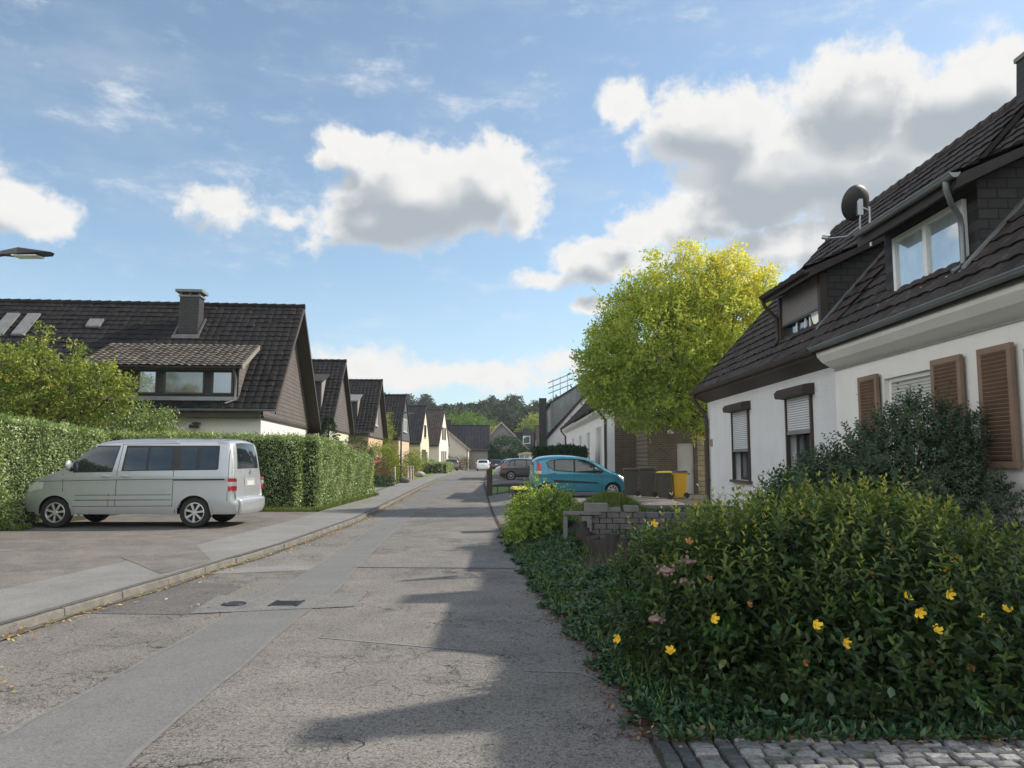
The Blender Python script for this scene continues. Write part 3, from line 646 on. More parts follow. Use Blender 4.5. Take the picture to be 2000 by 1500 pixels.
# cobbled drive in the foreground
mb = MB(); mbd = MB(); rc = random.Random(5); stones = [[], []]
yy = 3.0; row = 0
while yy < 4.62:
    xx = .80+(row % 2)*.0
    for k in range(60):
        dark = (k < 2 or k == 4)
        w = (.09 if k < 2 else rc.uniform(.10,.165)); 
        if k == 4: w = .10
        if k in (2,3): w = .15 if k == 2 else .001
        if w < .01: continue
        d = .1; x0 = xx+.008; x1 = xx+w-.004; y0 = yy+rc.uniform(.004,.012); y1 = yy+d-rc.uniform(.002,.01)
        z = rc.uniform(-.004,.006)+.01; m_ = mbd if dark else mb
        c = .016; jx = [rc.uniform(-.009,.009) for _ in range(8)]
        sk = (xx-.8)*.05
        base_ = [(x0+jx[0],y0+jx[1]),(x1+jx[2],y0+jx[3]),(x1+jx[4],y1+jx[5]),(x0+jx[6],y1+jx[7])]
        mx = (x0+x1)/2; my = (y0+y1)/2
        top = [(mx+(a-mx)*.80, my+(b-my)*.78) for a,b in base_]; mid = [(mx+(a-mx)*.95, my+(b-my)*.94) for a,b in base_]
        m_.add([(a,b-sk,-.04) for a,b in base_]+[(a,b-sk,z+.006) for a,b in mid]+[(a,b-sk,z+.018) for a,b in top],
               [(0,1,5,4),(1,2,6,5),(2,3,7,6),(3,0,4,7),(4,5,9,8),(5,6,10,9),(6,7,11,10),(7,4,8,11),(8,9,10,11)])
        stones[int(dark)].append(rc.random()); xx += w
    yy += .1; row += 1
def cobmat(name, a, b):
    m, t, p = base(name); c = objco(t); at_ = N_(t, 'ShaderNodeAttribute', attribute_name='rnd')
    col = ramp(t, at_.outputs['Fac'], [(0, a), (.6, tuple((x+y)/2 for x, y in zip(a, b))), (1, b)])
    col = mixc(t, .8, col, ramp(t, noise(t, c, 38, 6, .8), [(.35, (.45,.45,.45)), (.65, (1.5,1.5,1.5))]), 'MULTIPLY')
    col = mixc(t, smooth(t, noise(t, c, 7, 6), .5, .72), col, (.05,.06,.03))
    t.links.new(col, p.inputs['Base Color']); p.inputs['Roughness'].default_value = .7; bump(t, p, noise(t, c, 45, 5), .7, .008); return m
for nm, b_, m_, sv in (('cobbled_path', mb, cobmat('cobble_grey', (.11,.11,.115), (.29,.28,.275)), stones[0]), ('cobble_border', mbd, cobmat('cobble_dark', (.04,.045,.05), (.085,.09,.095)), stones[1])):
    o = b_.build(nm, m_, None, 50); o['kind'] = 'structure'; a_ = o.data.attributes.new('rnd', 'FLOAT', 'FACE'); a_.data.foreach_set('value', np.repeat(sv, 9).astype(np.float32))
sheet('cobble_bed', [(.78,2.5),(9,2.5),(9,4.5),(.78,4.62)], .006, M_soil)

# ------------------------------------------------------------ building parts
def tile_roof(mb, O, U, V, width, length, tw=.30, th=.34, amp=.028, ns=4, lift=.03, seed=0, jitter=.007):
    """pantiles laid on a slope: U along the eave, V up the slope (unit vectors)"""
    O, U, V = np.array(O, float), np.array(U, float), np.array(V, float); Nn = np.cross(U, V)
    if Nn[2] < 0: Nn = -Nn
    nc = max(1, round(width/tw)); nr = max(1, round(length/th)); tw = width/nc; th = length/nr
    r_ = np.random.default_rng(seed); u = np.linspace(0, width, nc*ns+1)
    ph = (np.arange(nc*ns+1) % ns)/ns; prof = amp*(np.abs(np.sin(pi*ph)))**.8
    lines = []
    for i in range(nr):
        jt = np.repeat(r_.normal(0, jitter, nc), ns); jt = np.append(jt, jt[-1])
        lines.append(O+np.outer(u, U)+V*(i*th-.02)+np.outer(prof+lift+jt, Nn))
        lines.append(O+np.outer(u, U)+V*((i+1)*th)+np.outer(prof+jt*.3, Nn))
    A = np.stack(lines); n, m = A.shape[:2]
    fs = [(i*m+j, i*m+j+1, (i+1)*m+j+1, (i+1)*m+j) for i in range(n-1) for j in range(m-1)]
    mb.add(A.reshape(-1,3).tolist(), fs)
def winpart(parent, O, Rv, Nv, w, h, matf, matg, fr=.06, mull=(), bars=(), depth=.05, sill=None, inset=0., pname='pane', name='window', pparent=None, trim=None):
    """O lower-left corner seen from outside, Rv to the right, Nv outward"""
    Rv = Vector(Rv).normalized(); Nv = Vector(Nv).normalized(); Zv = Vector((0,0,1))
    M = Matrix.Translation(O) @ Matrix((Rv, Zv, Nv)).transposed().to_4x4()
    mb = MB(M); i = -inset
    mb.box(0,w,0,fr,i,i+depth); mb.box(0,w,h-fr,h,i,i+depth); mb.box(0,fr,fr,h-fr,i,i+depth); mb.box(w-fr,w,fr,h-fr,i,i+depth)
    for m_ in mull: mb.box(m_-fr*.6, m_+fr*.6, fr, h-fr, i+.002, i+depth+.004)
    for b in bars: mb.box(fr, w-fr, b-fr*.4, b+fr*.4, i+.004, i+depth-.002)
    o = mb.build(name, matf, parent, None, .004)
    mg = MB(M); mg.box(fr*.6, w-fr*.6, fr*.6, h-fr*.6, i+.002, i+depth*.4)
    mg.build(pname, matg, pparent or o)
    if sill: MB(M).box(-.08, w+.08, -.05, 0, -.02, .14).build('sill', sill, pparent or o, None, .004)
    return o
def half_pipe(mb, p0, p1, r=.07, n=7):
    p0, p1 = Vector(p0), Vector(p1); t = (p1-p0).normalized(); s = t.cross(Vector((0,0,1))).normalized(); vs = []
    for rr_ in (r, r*.86):
        for p in (p0, p1):
            for k in range(n): a = pi+pi*k/(n-1); vs.append(p+s*cos(a)*rr_+Vector((0,0,1))*sin(a)*rr_)
    fs = []
    for k in range(n-1): fs += [(k,k+1,n+k+1,n+k), (2*n+k,3*n+k,3*n+k+1,2*n+k+1)]
    fs += [(0,n,3*n,2*n),(n-1,3*n-1,4*n-1,2*n-1)]
    fs += [tuple(range(n)), tuple(range(n,2*n))]
    mb.add(vs, fs)
    mb.tube([p0+s*r, p1+s*r], .012, 6); mb.tube([p0-s*r, p1-s*r], .010, 6)

def gable_house(label, tip, yaw, H, sn, sf, en, ef, D, matw, matr, matc=None, zb=3.25, ov=.5, eo=.45, tw=.3, ns=4, name='gable_house', cat='house', group=None, verge=None, gutter=True, wins=(), swins=(), matcv=None, verge_m=None, chim=(), ridge_caps=True, wframe=None):
    """ridge runs along local -x from the verge tip; the gable looks along local +x; -y is the side towards the camera"""
    t = thing(name, label, cat, (tip[0], tip[1], 0), yaw, group)
    wn, wf = sn-eo, sf-eo; kn, kf = (H-en)/sn, (H-ef)/sf; th = .14
    zn, zf = H-kn*wn-th, H-kf*wf-th
    ops_body = [(-wn,-.1),(wf,-.1),(wf,zf),(0,H-th-.02),(-wn,zn)]
    MB().prism(ops_body, 'x', -D, -ov).build('wall', matw, t)
    if matc:
        a = min(1, max(0,(zb-zn)/(H-th-zn))) if zb > zn else 0
        poly = [(-wn,zb),(wf,zb),(wf,max(zf,zb+.01)),(0,H-th-.02),(-wn,max(zn,zb+.01))]
        MB().prism(poly, 'x', -ov+.002, -ov+.07).build('gable_cladding', matc, t)
        MB().box(-ov+.002, -ov+.10, -wn-.02, wf+.02, zb-.08, zb).build('trim_board', M_bwood, t)
    ln, lf = sqrt(sn*sn+(H-en)**2), sqrt(sf*sf+(H-ef)**2)
    mb = MB()
    tile_roof(mb, (-D-.3, -sn, en), (1,0,0), (0, sn/ln, (H-en)/ln), D+.3, ln, tw, .34, ns=ns, seed=1)
    tile_roof(mb, (-D-.3, sf, ef), (1,0,0), (0, -sf/lf, (H-ef)/lf), D+.3, lf, tw, .34, ns=max(2,ns-2), seed=2)
    if ridge_caps:
        n = int((D+.3)/.4)
        for i in range(n):
            x = -D-.3+i*(D+.3)/n; mb.tube([(x,0,H-.0),(x+(D+.3)/n+.03,0,H+.02)], [.11,.125], 8)
    mb.build('roof', matr, t)
    MB().prism([(-sn,en-.10),(0,H-.12),(sf,ef-.10),(sf,ef-.005),(0,H-.005),(-sn,en-.005)], 'x', -D-.28, -.025).build('roof_deck', M_bwood, t)
    vm = verge_m or M_bwood
    mb = MB(); mb.prism([(-sn-.02,en-.20),(0,H-.22),(sf+.02,ef-.20),(sf+.02,ef+.03),(0,H+.04),(-sn-.02,en+.03)], 'x', -.024, .012)
    mb.build('verge_board', vm, t)
    # soffit box under the near eave
    MB().box(-D, -ov, -sn+.03, -wn, en-.32, en-.12).build('soffit', vm, t)
    if gutter:
        mb = MB(); half_pipe(mb, (-D-.2,-sn-.07,en-.02), (.0,-sn-.07,en-.04), .07)
        mb.build('gutter', M_zinc, t, 50)
    for (y0,y1,z0,z1,nm,gm,ss) in wins:
        winpart(t, (-ov+.002 + (.07 if (matc and z0 > zb) else 0), y0, z0), (0,1,0), (1,0,0), y1-y0, z1-z0, wframe or M_wframe, gm, .07, [ (y1-y0)*(k+1)/(nm+1) for k in range(nm)], sill=M_wframe if ss else None)
    for (x0,x1,z0,z1,nm,gm) in swins:
        winpart(t, (x0, -wn-.002, z0), (1,0,0), (0,-1,0), x1-x0, z1-z0, wframe or M_wframe, gm, .07, [(x1-x0)*(k+1)/(nm+1) for k in range(nm)], sill=M_wframe)
    for (x,y,w,top) in chim:
        zb_ = H-(kn if y < 0 else kf)*abs(y)-.5
        c = MB().box(x-w/2,x+w/2,y-w/2,y+w/2,zb_,top).build('chimney', M_slated, t)
        mb = MB().box(x-w/2-.06,x+w/2+.06,y-w/2-.06,y+w/2+.06,top,top+.07)
        mb.build('chimney_cap', M_lead, c)
    return t, dict(wn=wn, kn=kn, en=en, H=H, sn=sn, ov=ov, D=D)

# ---------------- left house with the wide dormer
H1T = (-9.05, 33.0)
h1, q = gable_house('large white house with long black tiled roof and wide dormer behind the silver van', H1T, R(5.5), 8.2, 5.3, 5.8, 3.42, 2.9, 24, M_wwhite, M_roof, M_slate, zb=3.18, ov=.62, eo=.5,
    wins=[(1.9,2.7,1.2,2.35,0,M_curt,False)], wframe=M_wframe)
M1 = Matrix.Translation((H1T[0], H1T[1], 0)) @ Matrix.Rotation(R(5.5), 4, 'Z')
# dormer: x -5.9..-1.55, front plane y=-5.0
dx0, dx1, dy = -6.75, -1.45, -4.95
kn = q['kn']
body = [(dy, 3.5), (dy, 5.02), (dy+2.3, 5.02+2.3*.42), (dy+2.3, 3.5)]
d1 = MB().prism(body, 'x', dx0, dx1).build('dormer', M_slated, h1)
M_cheek = brickmat('cheek_slate', 'yz', (.16,.135,.12), (.13,.11,.10), (.05,.045,.04), .3, .15, .01)
MB().prism([(dy+.02,3.72),(dy+.02,5.0),(dy+2.2,5.9),(dy+1.6,5.75)], 'x', dx1+.002, dx1+.03).build('cheek', M_cheek, d1)
mb = MB(); sl_ = .42; lv = sqrt(1+sl_*sl_)
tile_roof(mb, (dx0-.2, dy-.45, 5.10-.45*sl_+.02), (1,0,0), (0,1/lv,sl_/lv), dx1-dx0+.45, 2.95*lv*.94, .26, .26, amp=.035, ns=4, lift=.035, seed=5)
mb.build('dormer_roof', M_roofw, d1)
MB().prism([(dy-.43,4.86),(dy-.43,4.93),(dy+2.0,5.93),(dy+2.0,5.8),(dy,4.99)], 'x', dx0-.2, dx1+.23).build('dormer_soffit', M_dwood, d1)
MB().prism([(dy-.47,4.80),(dy-.47,4.98),(dy+2.1,6.06),(dy+2.1,5.9)], 'x', dx1+.23, dx1+.27).build('dormer_verge', pm('weathered_board',(.26,.23,.19),(.2,.18,.15),3,.8,.2), d1)
mb = MB(); half_pipe(mb, (dx0-.2,dy-.52,4.90), (dx1+.2,dy-.52,4.88), .065); mb.build('dormer_gutter', M_dwood, d1, 50)
mb = MB().tube([(dx1-.05,dy-.5,4.85),(dx1-.05,dy-.3,4.65),(dx1-.05,dy-.12,4.5),(dx1-.05,dy-.12,3.75),(dx1-.35,dy-.3,3.6)], .045, 8)
mb.build('downpipe', M_zinc, d1, 50)
for (a, b, gm) in ((-6.5,-6.05,M_glassb),(-4.95,-4.28,M_glassb),(-4.05,-2.62,M_curt),(-2.37,-1.62,M_glass)):
    winpart(d1, (a, dy-.004, 3.95), (1,0,0), (0,-1,0), b-a, .86, M_dframe, gm, .06, pparent=d1)
MB().box(dx0,dx1,dy-.10,dy-.002,3.72,3.86).build('dormer_sill', M_zinc, d1)
MB().box(-6.6,-1.6,dy-.05,dy-.003,4.83,4.90).build('blind_box', M_zinc, d1)
# chimney with slate sides, flashing, slab cap
c = MB().prism([(-1.75,6.2),(-.95,7.0),(-.95,8.24),(-1.6,8.24)], 'x', -4.72, -3.95).build('chimney', M_slated, h1)
MB().box(-4.77,-3.9,-1.62,-.9,8.24,8.31).build('chimney_cap', M_lead, c)
mb = MB(); 
for x in (-4.7,-4.33,-3.97): mb.box(x-.03,x+.03,-1.58,-1.5,8.31,8.42); mb.box(x-.03,x+.03,-1.02,-.96,8.31,8.42)
mb.box(-4.88,-3.82,-1.72,-.82,8.42,8.53); mb.build('chimney_hood', pm('grey_slab',(.20,.22,.21),(.13,.15,.14),4,.8,.3), c)
mb = MB()
yb = -1.85; zb_ = 8.2-kn*1.85+.07
mb.prism([(yb-.18,zb_-.17*kn),(yb-.12,zb_-.1*kn+.02),(yb,zb_+.04),(yb,zb_-.1)], 'x', -4.87, -3.80)
for x in (-4.85,-3.90): mb.prism([(yb,zb_-.05),(yb,zb_+.06),(-.95,8.2-kn*.95+.12),(-.95,8.2-kn*.95)], 'x', x, x+.08)
mb.build('flashing', pm('dull_lead',(.12,.12,.12),(.07,.07,.07),4,.6,.3), c)
# skylights, outdoor lamp
for (x, y0, y1, w) in ((-8.4,-1.5,-1.1,.55),(-10.95,-2.0,-.85,.5),(-11.75,-2.0,-.85,.5),(-12.55,-2.0,-.85,.5)):
    z0, z1 = 8.2+kn*y0+.07, 8.2+kn*y1+.07
    f = MB().add([(x,y0,z0),(x+w,y0,z0),(x+w,y1,z1),(x,y1,z1),(x,y0-.02,z0+.07),(x+w,y0-.02,z0+.07),(x+w,y1-.02,z1+.07),(x,y1-.02,z1+.07)],
        [(4,5,6,7),(0,1,5,4),(1,2,6,5),(2,3,7,6),(3,0,4,7)]).build('skylight', M_lead, h1)
    e = .06; MB().add([(x+e,y0+e,z0+e*kn+.075),(x+w-e,y0+e,z0+e*kn+.075),(x+w-e,y1-e,z1-e*kn+.075),(x+e,y1-e,z1-e*kn+.075)],[(0,1,2,3)]).build('pane', pm('skylight_glass',(.62,.66,.68),(.5,.55,.58),4,.1,0,metal=.5), f)
mb = MB().tube([(-2.9,-4.85,2.95),(-2.9,-5.0,2.85)], .03, 6).box(-3.05,-2.75,-5.16,-4.99,2.72,2.84).box(-2.98,-2.70,-5.12,-4.95,2.86,2.92)
mb.build('wall_lamp', M_black, h1)
# foreground-side bargeboards of the deep gable
MB().box(-.70,-.02,4.9,5.75,2.55,2.86).build('eave_box', M_bwood, h1)

# ---------------- the row of gabled houses down the left side
h2, q2 = gable_house('second gabled house on the left with pale green lower wall and brown slate gable', (-10.88,50), R(4), 8.0, 4.7, 4.7, 3.72, 3.55, 12, M_green, M_roof, M_slate, zb=3.45, ov=.35)
c = MB().prism([(-3.6,4.5),(-3.6,6.3),(-2.2,6.75),(-1.6,6.8)], 'x', -2.6, -.95).build('dormer', M_slated, h2)
MB().prism([(-3.58,4.7),(-3.58,6.2),(-2.2,6.6)], 'x', -.948, -.90).build('cheek', pm('pale_cheek',(.30,.25,.22),(.26,.22,.2),3,.7,.2), c)
MB().prism([(-3.8,6.24),(-3.8,6.32),(-1.5,6.98),(-1.5,6.88)], 'x', -2.7, -.8).build('dormer_roof', M_dwood, c)
f = MB().obox((-2.3,-1.3,8.0-1.3*q2['kn']+.06), (.6,.9,.06), Matrix.Rotation(atan(q2['kn']),3,'X')).build('skylight', M_lead, h2)
h3, q3 = gable_house('third gabled house on the left, peach wall under a grey slate gable', (-10.68,63), R(2.5), 8.05, 4.7, 4.7, 3.70, 3.55, 12, M_peach, M_roof, M_slate, zb=3.4, ov=.45,
    wins=[(-1.5,-.9,4.3,5.6,0,M_curt,True),(-.7,-.1,4.3,5.6,0,M_curt,True),(-1.9,-1.0,.6,2.4,0,M_glass,False)])
c = MB().prism([(-3.4,4.5),(-3.4,6.1),(-2.0,6.55),(-1.6,6.6)], 'x', -3.0, -1.5).build('dormer', M_slated, h3)
MB().prism([(-3.6,6.04),(-3.6,6.14),(-1.5,6.78),(-1.5,6.68)], 'x', -3.1, -1.38).build('dormer_roof', M_lead, c)
MB().prism([(-3.39,4.9),(-3.39,6.0),(-2.1,6.4)], 'x', -1.498, -1.45).build('cheek', MATS['pale_cheek'], c)
gable_house('fourth gabled house on the left with blue grey slate gable above peach siding', (-10.6,77), R(1), 8.0, 4.7, 4.7, 3.75, 3.6, 12, M_siding, M_roof, M_slateb, zb=3.5, ov=.18,
    wins=[(-1.6,-.9,4.3,5.6,0,M_curt,True),(-.6,.1,4.3,5.6,0,M_curt,True),(.4,1.1,4.3,5.6,0,M_curt,True)])
h5, _ = gable_house('fifth gabled house on the left with yellow gable and dark brown panelled entrance', (-10.4,93), R(-.5), 8.0, 4.6, 4.6, 3.6, 3.5, 12, M_cream, M_roofb, None, ov=.12, wframe=M_dframe,
    wins=[(-.9,.9,4.2,5.7,0,M_glass,True)])
MB().box(-.118,-.05,-2.9,.8,.1,2.75).build('entrance_panel', M_bwood, h5)
MB().box(-.118,-.08,1.2,2.6,.6,2.5).build('entrance_glass', M_curt, h5)
gable_house('sixth gabled house on the left, pale cream with three narrow windows on each floor', (-9.2,105), R(-3.7), 8.4, 4.6, 4.6, 3.6, 3.5, 12, M_cream2, M_roofr, None, ov=.08, wframe=M_dframe,
    wins=[(-1.8+k*1.3,-1.1+k*1.3,4.2,5.9,0,M_glass,False) for k in range(3)]+[(-2.2+k*1.7,-1.4+k*1.7,1.0,2.7,0,M_glass,False) for k in range(3)])

# ---------------- right pair of houses
XW, XE, XR, ZE = 5.5, 5.15, 9.32, 3.47
ZN, ZF = 7.85, 8.12
YP = 13.0
def right_house(label, y0, y1, H, ops, matw, matr):
    t = thing('semi_detached_house', label, 'house', (XW, (y0+y1)/2, 0), 0)
    ox, oy = XW, (y0+y1)/2; X = lambda x: x-ox; Y = lambda y: y-oy
    mb = MB(); walls(mb, Y(y0), Y(y1), .0, 3.42, [(Y(a),Y(b),c,d) for a,b,c,d in ops], 0, .28, 'x'); mb.build('wall', matw, t)
    k = (H-ZE)/(XR-XE); zt = H-k*(XR-XW)-.15
    # gable ends and back as a solid behind the front wall
    xb = 2*XR-XW
    for (ya, yb) in ((y0+.003, y0+.25), (y1-.25, y1-.003)):
        MB().prism([(X(XW)+.282,0),(X(xb),0),(X(xb),3.3),(X(XR),H-.2),(X(XW)+.282,zt+.1)], 'y', Y(ya), Y(yb)).build('end_wall', matw, t)
    MB().box(X(xb)-.25, X(xb), Y(y0)+.26, Y(y1)-.26, 0, 3.3).build('back_wall', matw, t)
    MB().box(X(XW)+.3, X(xb)-.26, Y(y0)+.26, Y(y1)-.26, 3.2, 3.35).build('ceiling', M_rwhite2, t)
    MB().box(X(XW)+3.0, X(XW)+3.1, Y(y0)+.26, Y(y1)-.26, 0, 3.19).build('inner_wall', M_greyw, t)
    L = sqrt((XR-XE)**2+(H-ZE)**2); mb = MB()
    tile_roof(mb, (X(XE), Y(y1)+.2*(y1>15), ZE+.02), (0,-1,0), ((XR-XE)/L,0,(H-ZE)/L), (y1-y0)+.2, L, .30, .33, amp=.018, ns=4, lift=.032, seed=3)
    tile_roof(mb, (X(2*XR-XE), Y(y0)-.0, ZE+.02), (0,1,0), (-(XR-XE)/L,0,(H-ZE)/L), (y1-y0)+.2*(y1>15), L, .30, .33, amp=.03, ns=2, lift=.04, seed=4)
    n = int((y1-y0)/.38)
    for i in range(n): a = Y(y0)+i*(y1-y0+.15)/n; mb.tube([(X(XR),a,H+.02),(X(XR),a+(y1-y0+.15)/n+.03,H+.0)], [.13,.11], 8)
    mb.build('roof', matr, t)
    MB().prism([(X(XE),ZE-.08),(X(XR),H-.12),(X(2*XR-XE),ZE-.08),(X(2*XR-XE),ZE),(X(XR),H-.01),(X(XE),ZE)], 'y', Y(y0)-.0, Y(y1)+.17*(y1>15)).build('roof_deck', M_dwood, t)
    return t, X, Y, k
rf, X, Y, kr = right_house('white rendered far half of the right-hand pair with roller shutters and brown soffit', YP, 21.55, ZF,
    [(17.78,19.12,1.1,2.76),(14.02,15.33,1.1,2.80)], M_rwhite, M_roofr)
# brown soffit box, verge board
MB().prism([(X(XE)+.0,ZE-.06),(X(XE)+.02,ZE-.13),(X(XW)-.002,3.18),(X(XW)-.002,ZE-.06)], 'y', Y(YP)+.01, Y(21.7)).build('soffit', M_soffit, rf)
L = sqrt((XR-XE)**2+(ZF-ZE)**2)
MB().prism([(X(XE)-.02,ZE-.2),(X(XR),ZF-.26),(X(XR),ZF+.04),(X(XE)-.02,ZE+.05)], 'y', Y(21.74), Y(21.78)).build('verge_board', M_dwood, rf)
mb = MB(); half_pipe(mb, (X(XE)-.06,Y(21.8),ZE-.0), (X(XE)-.06,Y(YP),ZE-.02), .075); mb.build('gutter', M_soffit, rf, 50)
mb = MB().tube([(X(XE)-.05,Y(21.5),ZE-.06),(X(XE)-.05,Y(21.5),ZE-.22),(X(XW)-.12,Y(21.42),2.85),(X(XW)-.07,Y(21.42),2.7),(X(XW)-.07,Y(21.42),.2)], .05, 10)
for z in (1.0, 2.4): mb.tube([(X(XW)-.07,Y(21.42),z),(X(XW)-.07,Y(21.42),z+.04)], .06, 10)
mb.build('downpipe', M_bwood, rf, 50)
MB().box(X(XW)-.03,X(XW)-.002,Y(21.1),Y(21.25),1.95,2.15).build('house_sign', pm('sign_tan',(.35,.22,.12),None,4,.6,0), rf)
def roller(t, X, Y, ya, yb, z0, z1, zs, mat, matx, boxm):
    """roller shutter: box above the opening, curtain down to zs, guides"""
    w = MB().box(X(XW)+.16, X(XW)+.22, Y(ya), Y(yb), z0, z0+.07).box(X(XW)+.16,X(XW)+.22,Y(ya),Y(ya)+.07,z0+.07,zs).box(X(XW)+.16,X(XW)+.22,Y(yb)-.07,Y(yb),z0+.07,zs).build('window', boxm, t, None, .004)
    MB().box(X(XW)+.18, X(XW)+.19, Y(ya)+.07, Y(yb)-.07, z0+.07, zs).build('pane', M_glass, w)
    MB().box(X(XW)-.02, X(XW)+.02, Y(ya)+.05, Y(yb)-.05, zs, z1+.03).build('roller_shutter', mat, w)
    MB().box(X(XW)-.035, X(XW)+.03, Y(ya)+.05, Y(yb)-.05, zs-.07, zs-.001).build('shutter_rail', matx, w)
    mb = MB()
    for y in (ya+.02, yb-.02): mb.box(X(XW)-.05, X(XW)+.025, Y(y)-.03, Y(y)+.03, z0, z1+.03)
    mb.build('shutter_guide', M_bwood, w)
    MB().prism([(X(XW)-.22,z1-.0),(X(XW)-.24,z1+.1),(X(XW)-.18,z1+.17),(X(XW)-.002,z1+.19),(X(XW)-.002,z1-.02)], 'y', Y(ya)-.12, Y(yb)+.06).build('shutter_box', M_bwood, w)
    MB().box(X(XW)-.10, X(XW)+.16, Y(ya)-.10, Y(yb)+.10, z0-.06, z0-.001).build('sill', pm('brown_sill',(.10,.065,.05),(.08,.05,.04),3,.6,.1), w)
roller(rf, X, Y, 17.78, 19.12, 1.1, 2.76, 1.85, M_roller, M_greyw, M_dframe)
roller(rf, X, Y, 14.02, 15.33, 1.1, 2.80, 2.15, M_roller, M_greyw, M_dframe)
def right_dormer(t, X, Y, H, y0, y1, xf, z0, zt, sl, ovh, matside, name='dormer', of=.0, on=.25):
    """shed dormer facing -x; the roof climbs towards +x"""
    k = (H-ZE)/(XR-XE); xm = (zt-sl*XE-(ZE-k*XE))/(k-sl) if True else 0
    zx = lambda x: zt+sl*(x-(xf-ovh)); xm = XE+(zt-sl*(xf-ovh-XE)-ZE)/(k-sl)
    zr_ = lambda x: ZE+k*(x-XE)
    d = MB().prism([(X(xf),zr_(xf)-.15),(X(xm)+.1,zr_(xf)-.15),(X(xm)+.1,zx(xm)-.1),(X(xf),zx(xf)-.1)], 'y', Y(y0), Y(y1)).build(name, matside, t)
    lv = sqrt(1+sl*sl); mb = MB()
    tile_roof(mb, (X(xf-ovh), Y(y1)+of, zt+.02), (0,-1,0), (1/lv,0,sl/lv), y1-y0+of+on, (xm-xf+ovh+.1)*lv, .30, .33, amp=.018, ns=4, lift=.035, seed=8)
    mb.build('dormer_roof', M_roofr, d)
    MB().prism([(X(xf-ovh),zt-.16),(X(xm),zx(xm)-.10),(X(xm)+.1,zx(xm)-.0),(X(xf-ovh),zt-.005)], 'y', Y(y0)-on+.01, Y(y1)+of-.01).build('dormer_eave', M_dwood, d)
    # flashing down the near cheek
    mb = MB(); mb.prism([(X(xf)-.25,zr_(xf-.25)+.07),(X(xf)-.25,zr_(xf-.25)+.11),(X(xm),zr_(xm)+.13),(X(xm),zr_(xm)+.06)], 'y', Y(y0)-.09, Y(y0)-.0)
    mb.build('flashing', M_lead, d)
    return d
d = right_dormer(rf, X, Y, ZF, 13.75, 16.0, 5.75, 4.0, 5.02, .45, .42, M_slated)
winpart(d, (X(5.75)-.004, Y(15.92), 4.04), (0,-1,0), (-1,0,0), 2.05, .98, M_dframe, M_glass, .07, (.7,1.4), pparent=d, depth=.03)
MB().box(X(5.75)-.10, X(5.75)-.05, Y(13.9), Y(15.85), 4.38, 5.0).build('roller_shutter', M_rollerd, d)
MB().box(X(5.75)-.115, X(5.75)-.04, Y(13.9), Y(15.85), 4.33, 4.379).build('shutter_rail', M_dframe, d)
MB().box(X(5.75)-.16, X(5.75)-.0, Y(13.76), Y(15.98), 3.97, 4.035).build('sill', M_lead, d)
mb = MB()
for y in (13.82, 15.93): MB().box(X(5.75)-.14, X(5.75)-.004, Y(y)-.06, Y(y)+.06, 4.036, 4.98).build('jamb', M_bwood, d)
mb = MB()
for (y, a) in ((15.2,.1),(14.75,.12),(14.5,-.08)): mb.obox((X(5.75)-.045, Y(y), 4.2), (.02,.05,.30), Matrix.Rotation(a,3,'X'))
mb.build('tilted_sash', M_wframe, d)
MB().obox((X(5.75)-.07, Y(14.15), 4.2), (.01,.34,.28), Matrix.Rotation(-.25,3,'Y')).build('tilted_pane', M_glassb, d)
mb = MB(); half_pipe(mb, (X(5.27),Y(15.98),5.0), (X(5.27),Y(13.5),4.98), .06); mb.build('dormer_gutter', M_bwood, d, 50)
mb = MB().tube([(X(5.27),Y(15.93),4.95),(X(5.32),Y(15.93),4.8),(X(5.58),Y(15.99),4.55),(X(5.60),Y(15.99),4.1),(X(5.5),Y(15.99),3.95)], .04, 8); mb.build('downpipe', M_bwood, d, 50)

rn, X2, Y2, kr2 = right_house('near half of the right-hand pair with open wooden louvred shutters and white cove', 7.4, YP, ZN,
    [(9.93,11.30,1.45,2.78),(7.6,8.2,1.45,2.78)], M_rwhite2, M_roofr)
# white cove under the gutter, thin drip line below it
cp = [(X2(XE)+.03,ZE-.06),(X2(XE)+.05,ZE-.14),(X2(XE)+.14,ZE-.24),(X2(XE)+.26,ZE-.31),(X2(XW)-.002,3.12),(X2(XW)-.002,ZE-.06)]
MB().prism(cp, 'y', Y2(7.4), Y2(YP)-.01).build('cove', M_rwhite2, rn)
MB().box(X2(XW)-.016, X2(XW)-.001, Y2(7.4), Y2(YP)-.01, 3.085, 3.115).build('drip_moulding', pm('grey_moulding',(.3,.3,.28),(.22,.22,.2),4,.8,.2), rn)
mb = MB(); half_pipe(mb, (X2(XE)-.05,Y2(YP)-.02,ZE+.0), (X2(XE)-.05,Y2(7.3),ZE+.02), .058); mb.build('gutter', M_zinc, rn, 50)
w = winpart(rn, (X2(XW)+.12, Y2(11.30), 1.45), (0,-1,0), (-1,0,0), 1.37, 1.33, M_wframe, M_rollerw, .06, (), depth=.05, pname='roller_shutter')
MB().box(X2(XW)-.05, X2(XW)+.10, Y2(9.85), Y2(11.38), 1.39, 1.449).build('sill', M_wframe, rn)
winpart(rn, (X2(XW)+.12, Y2(8.2), 1.45), (0,-1,0), (-1,0,0), .6, 1.33, M_wframe, M_glass, .06)
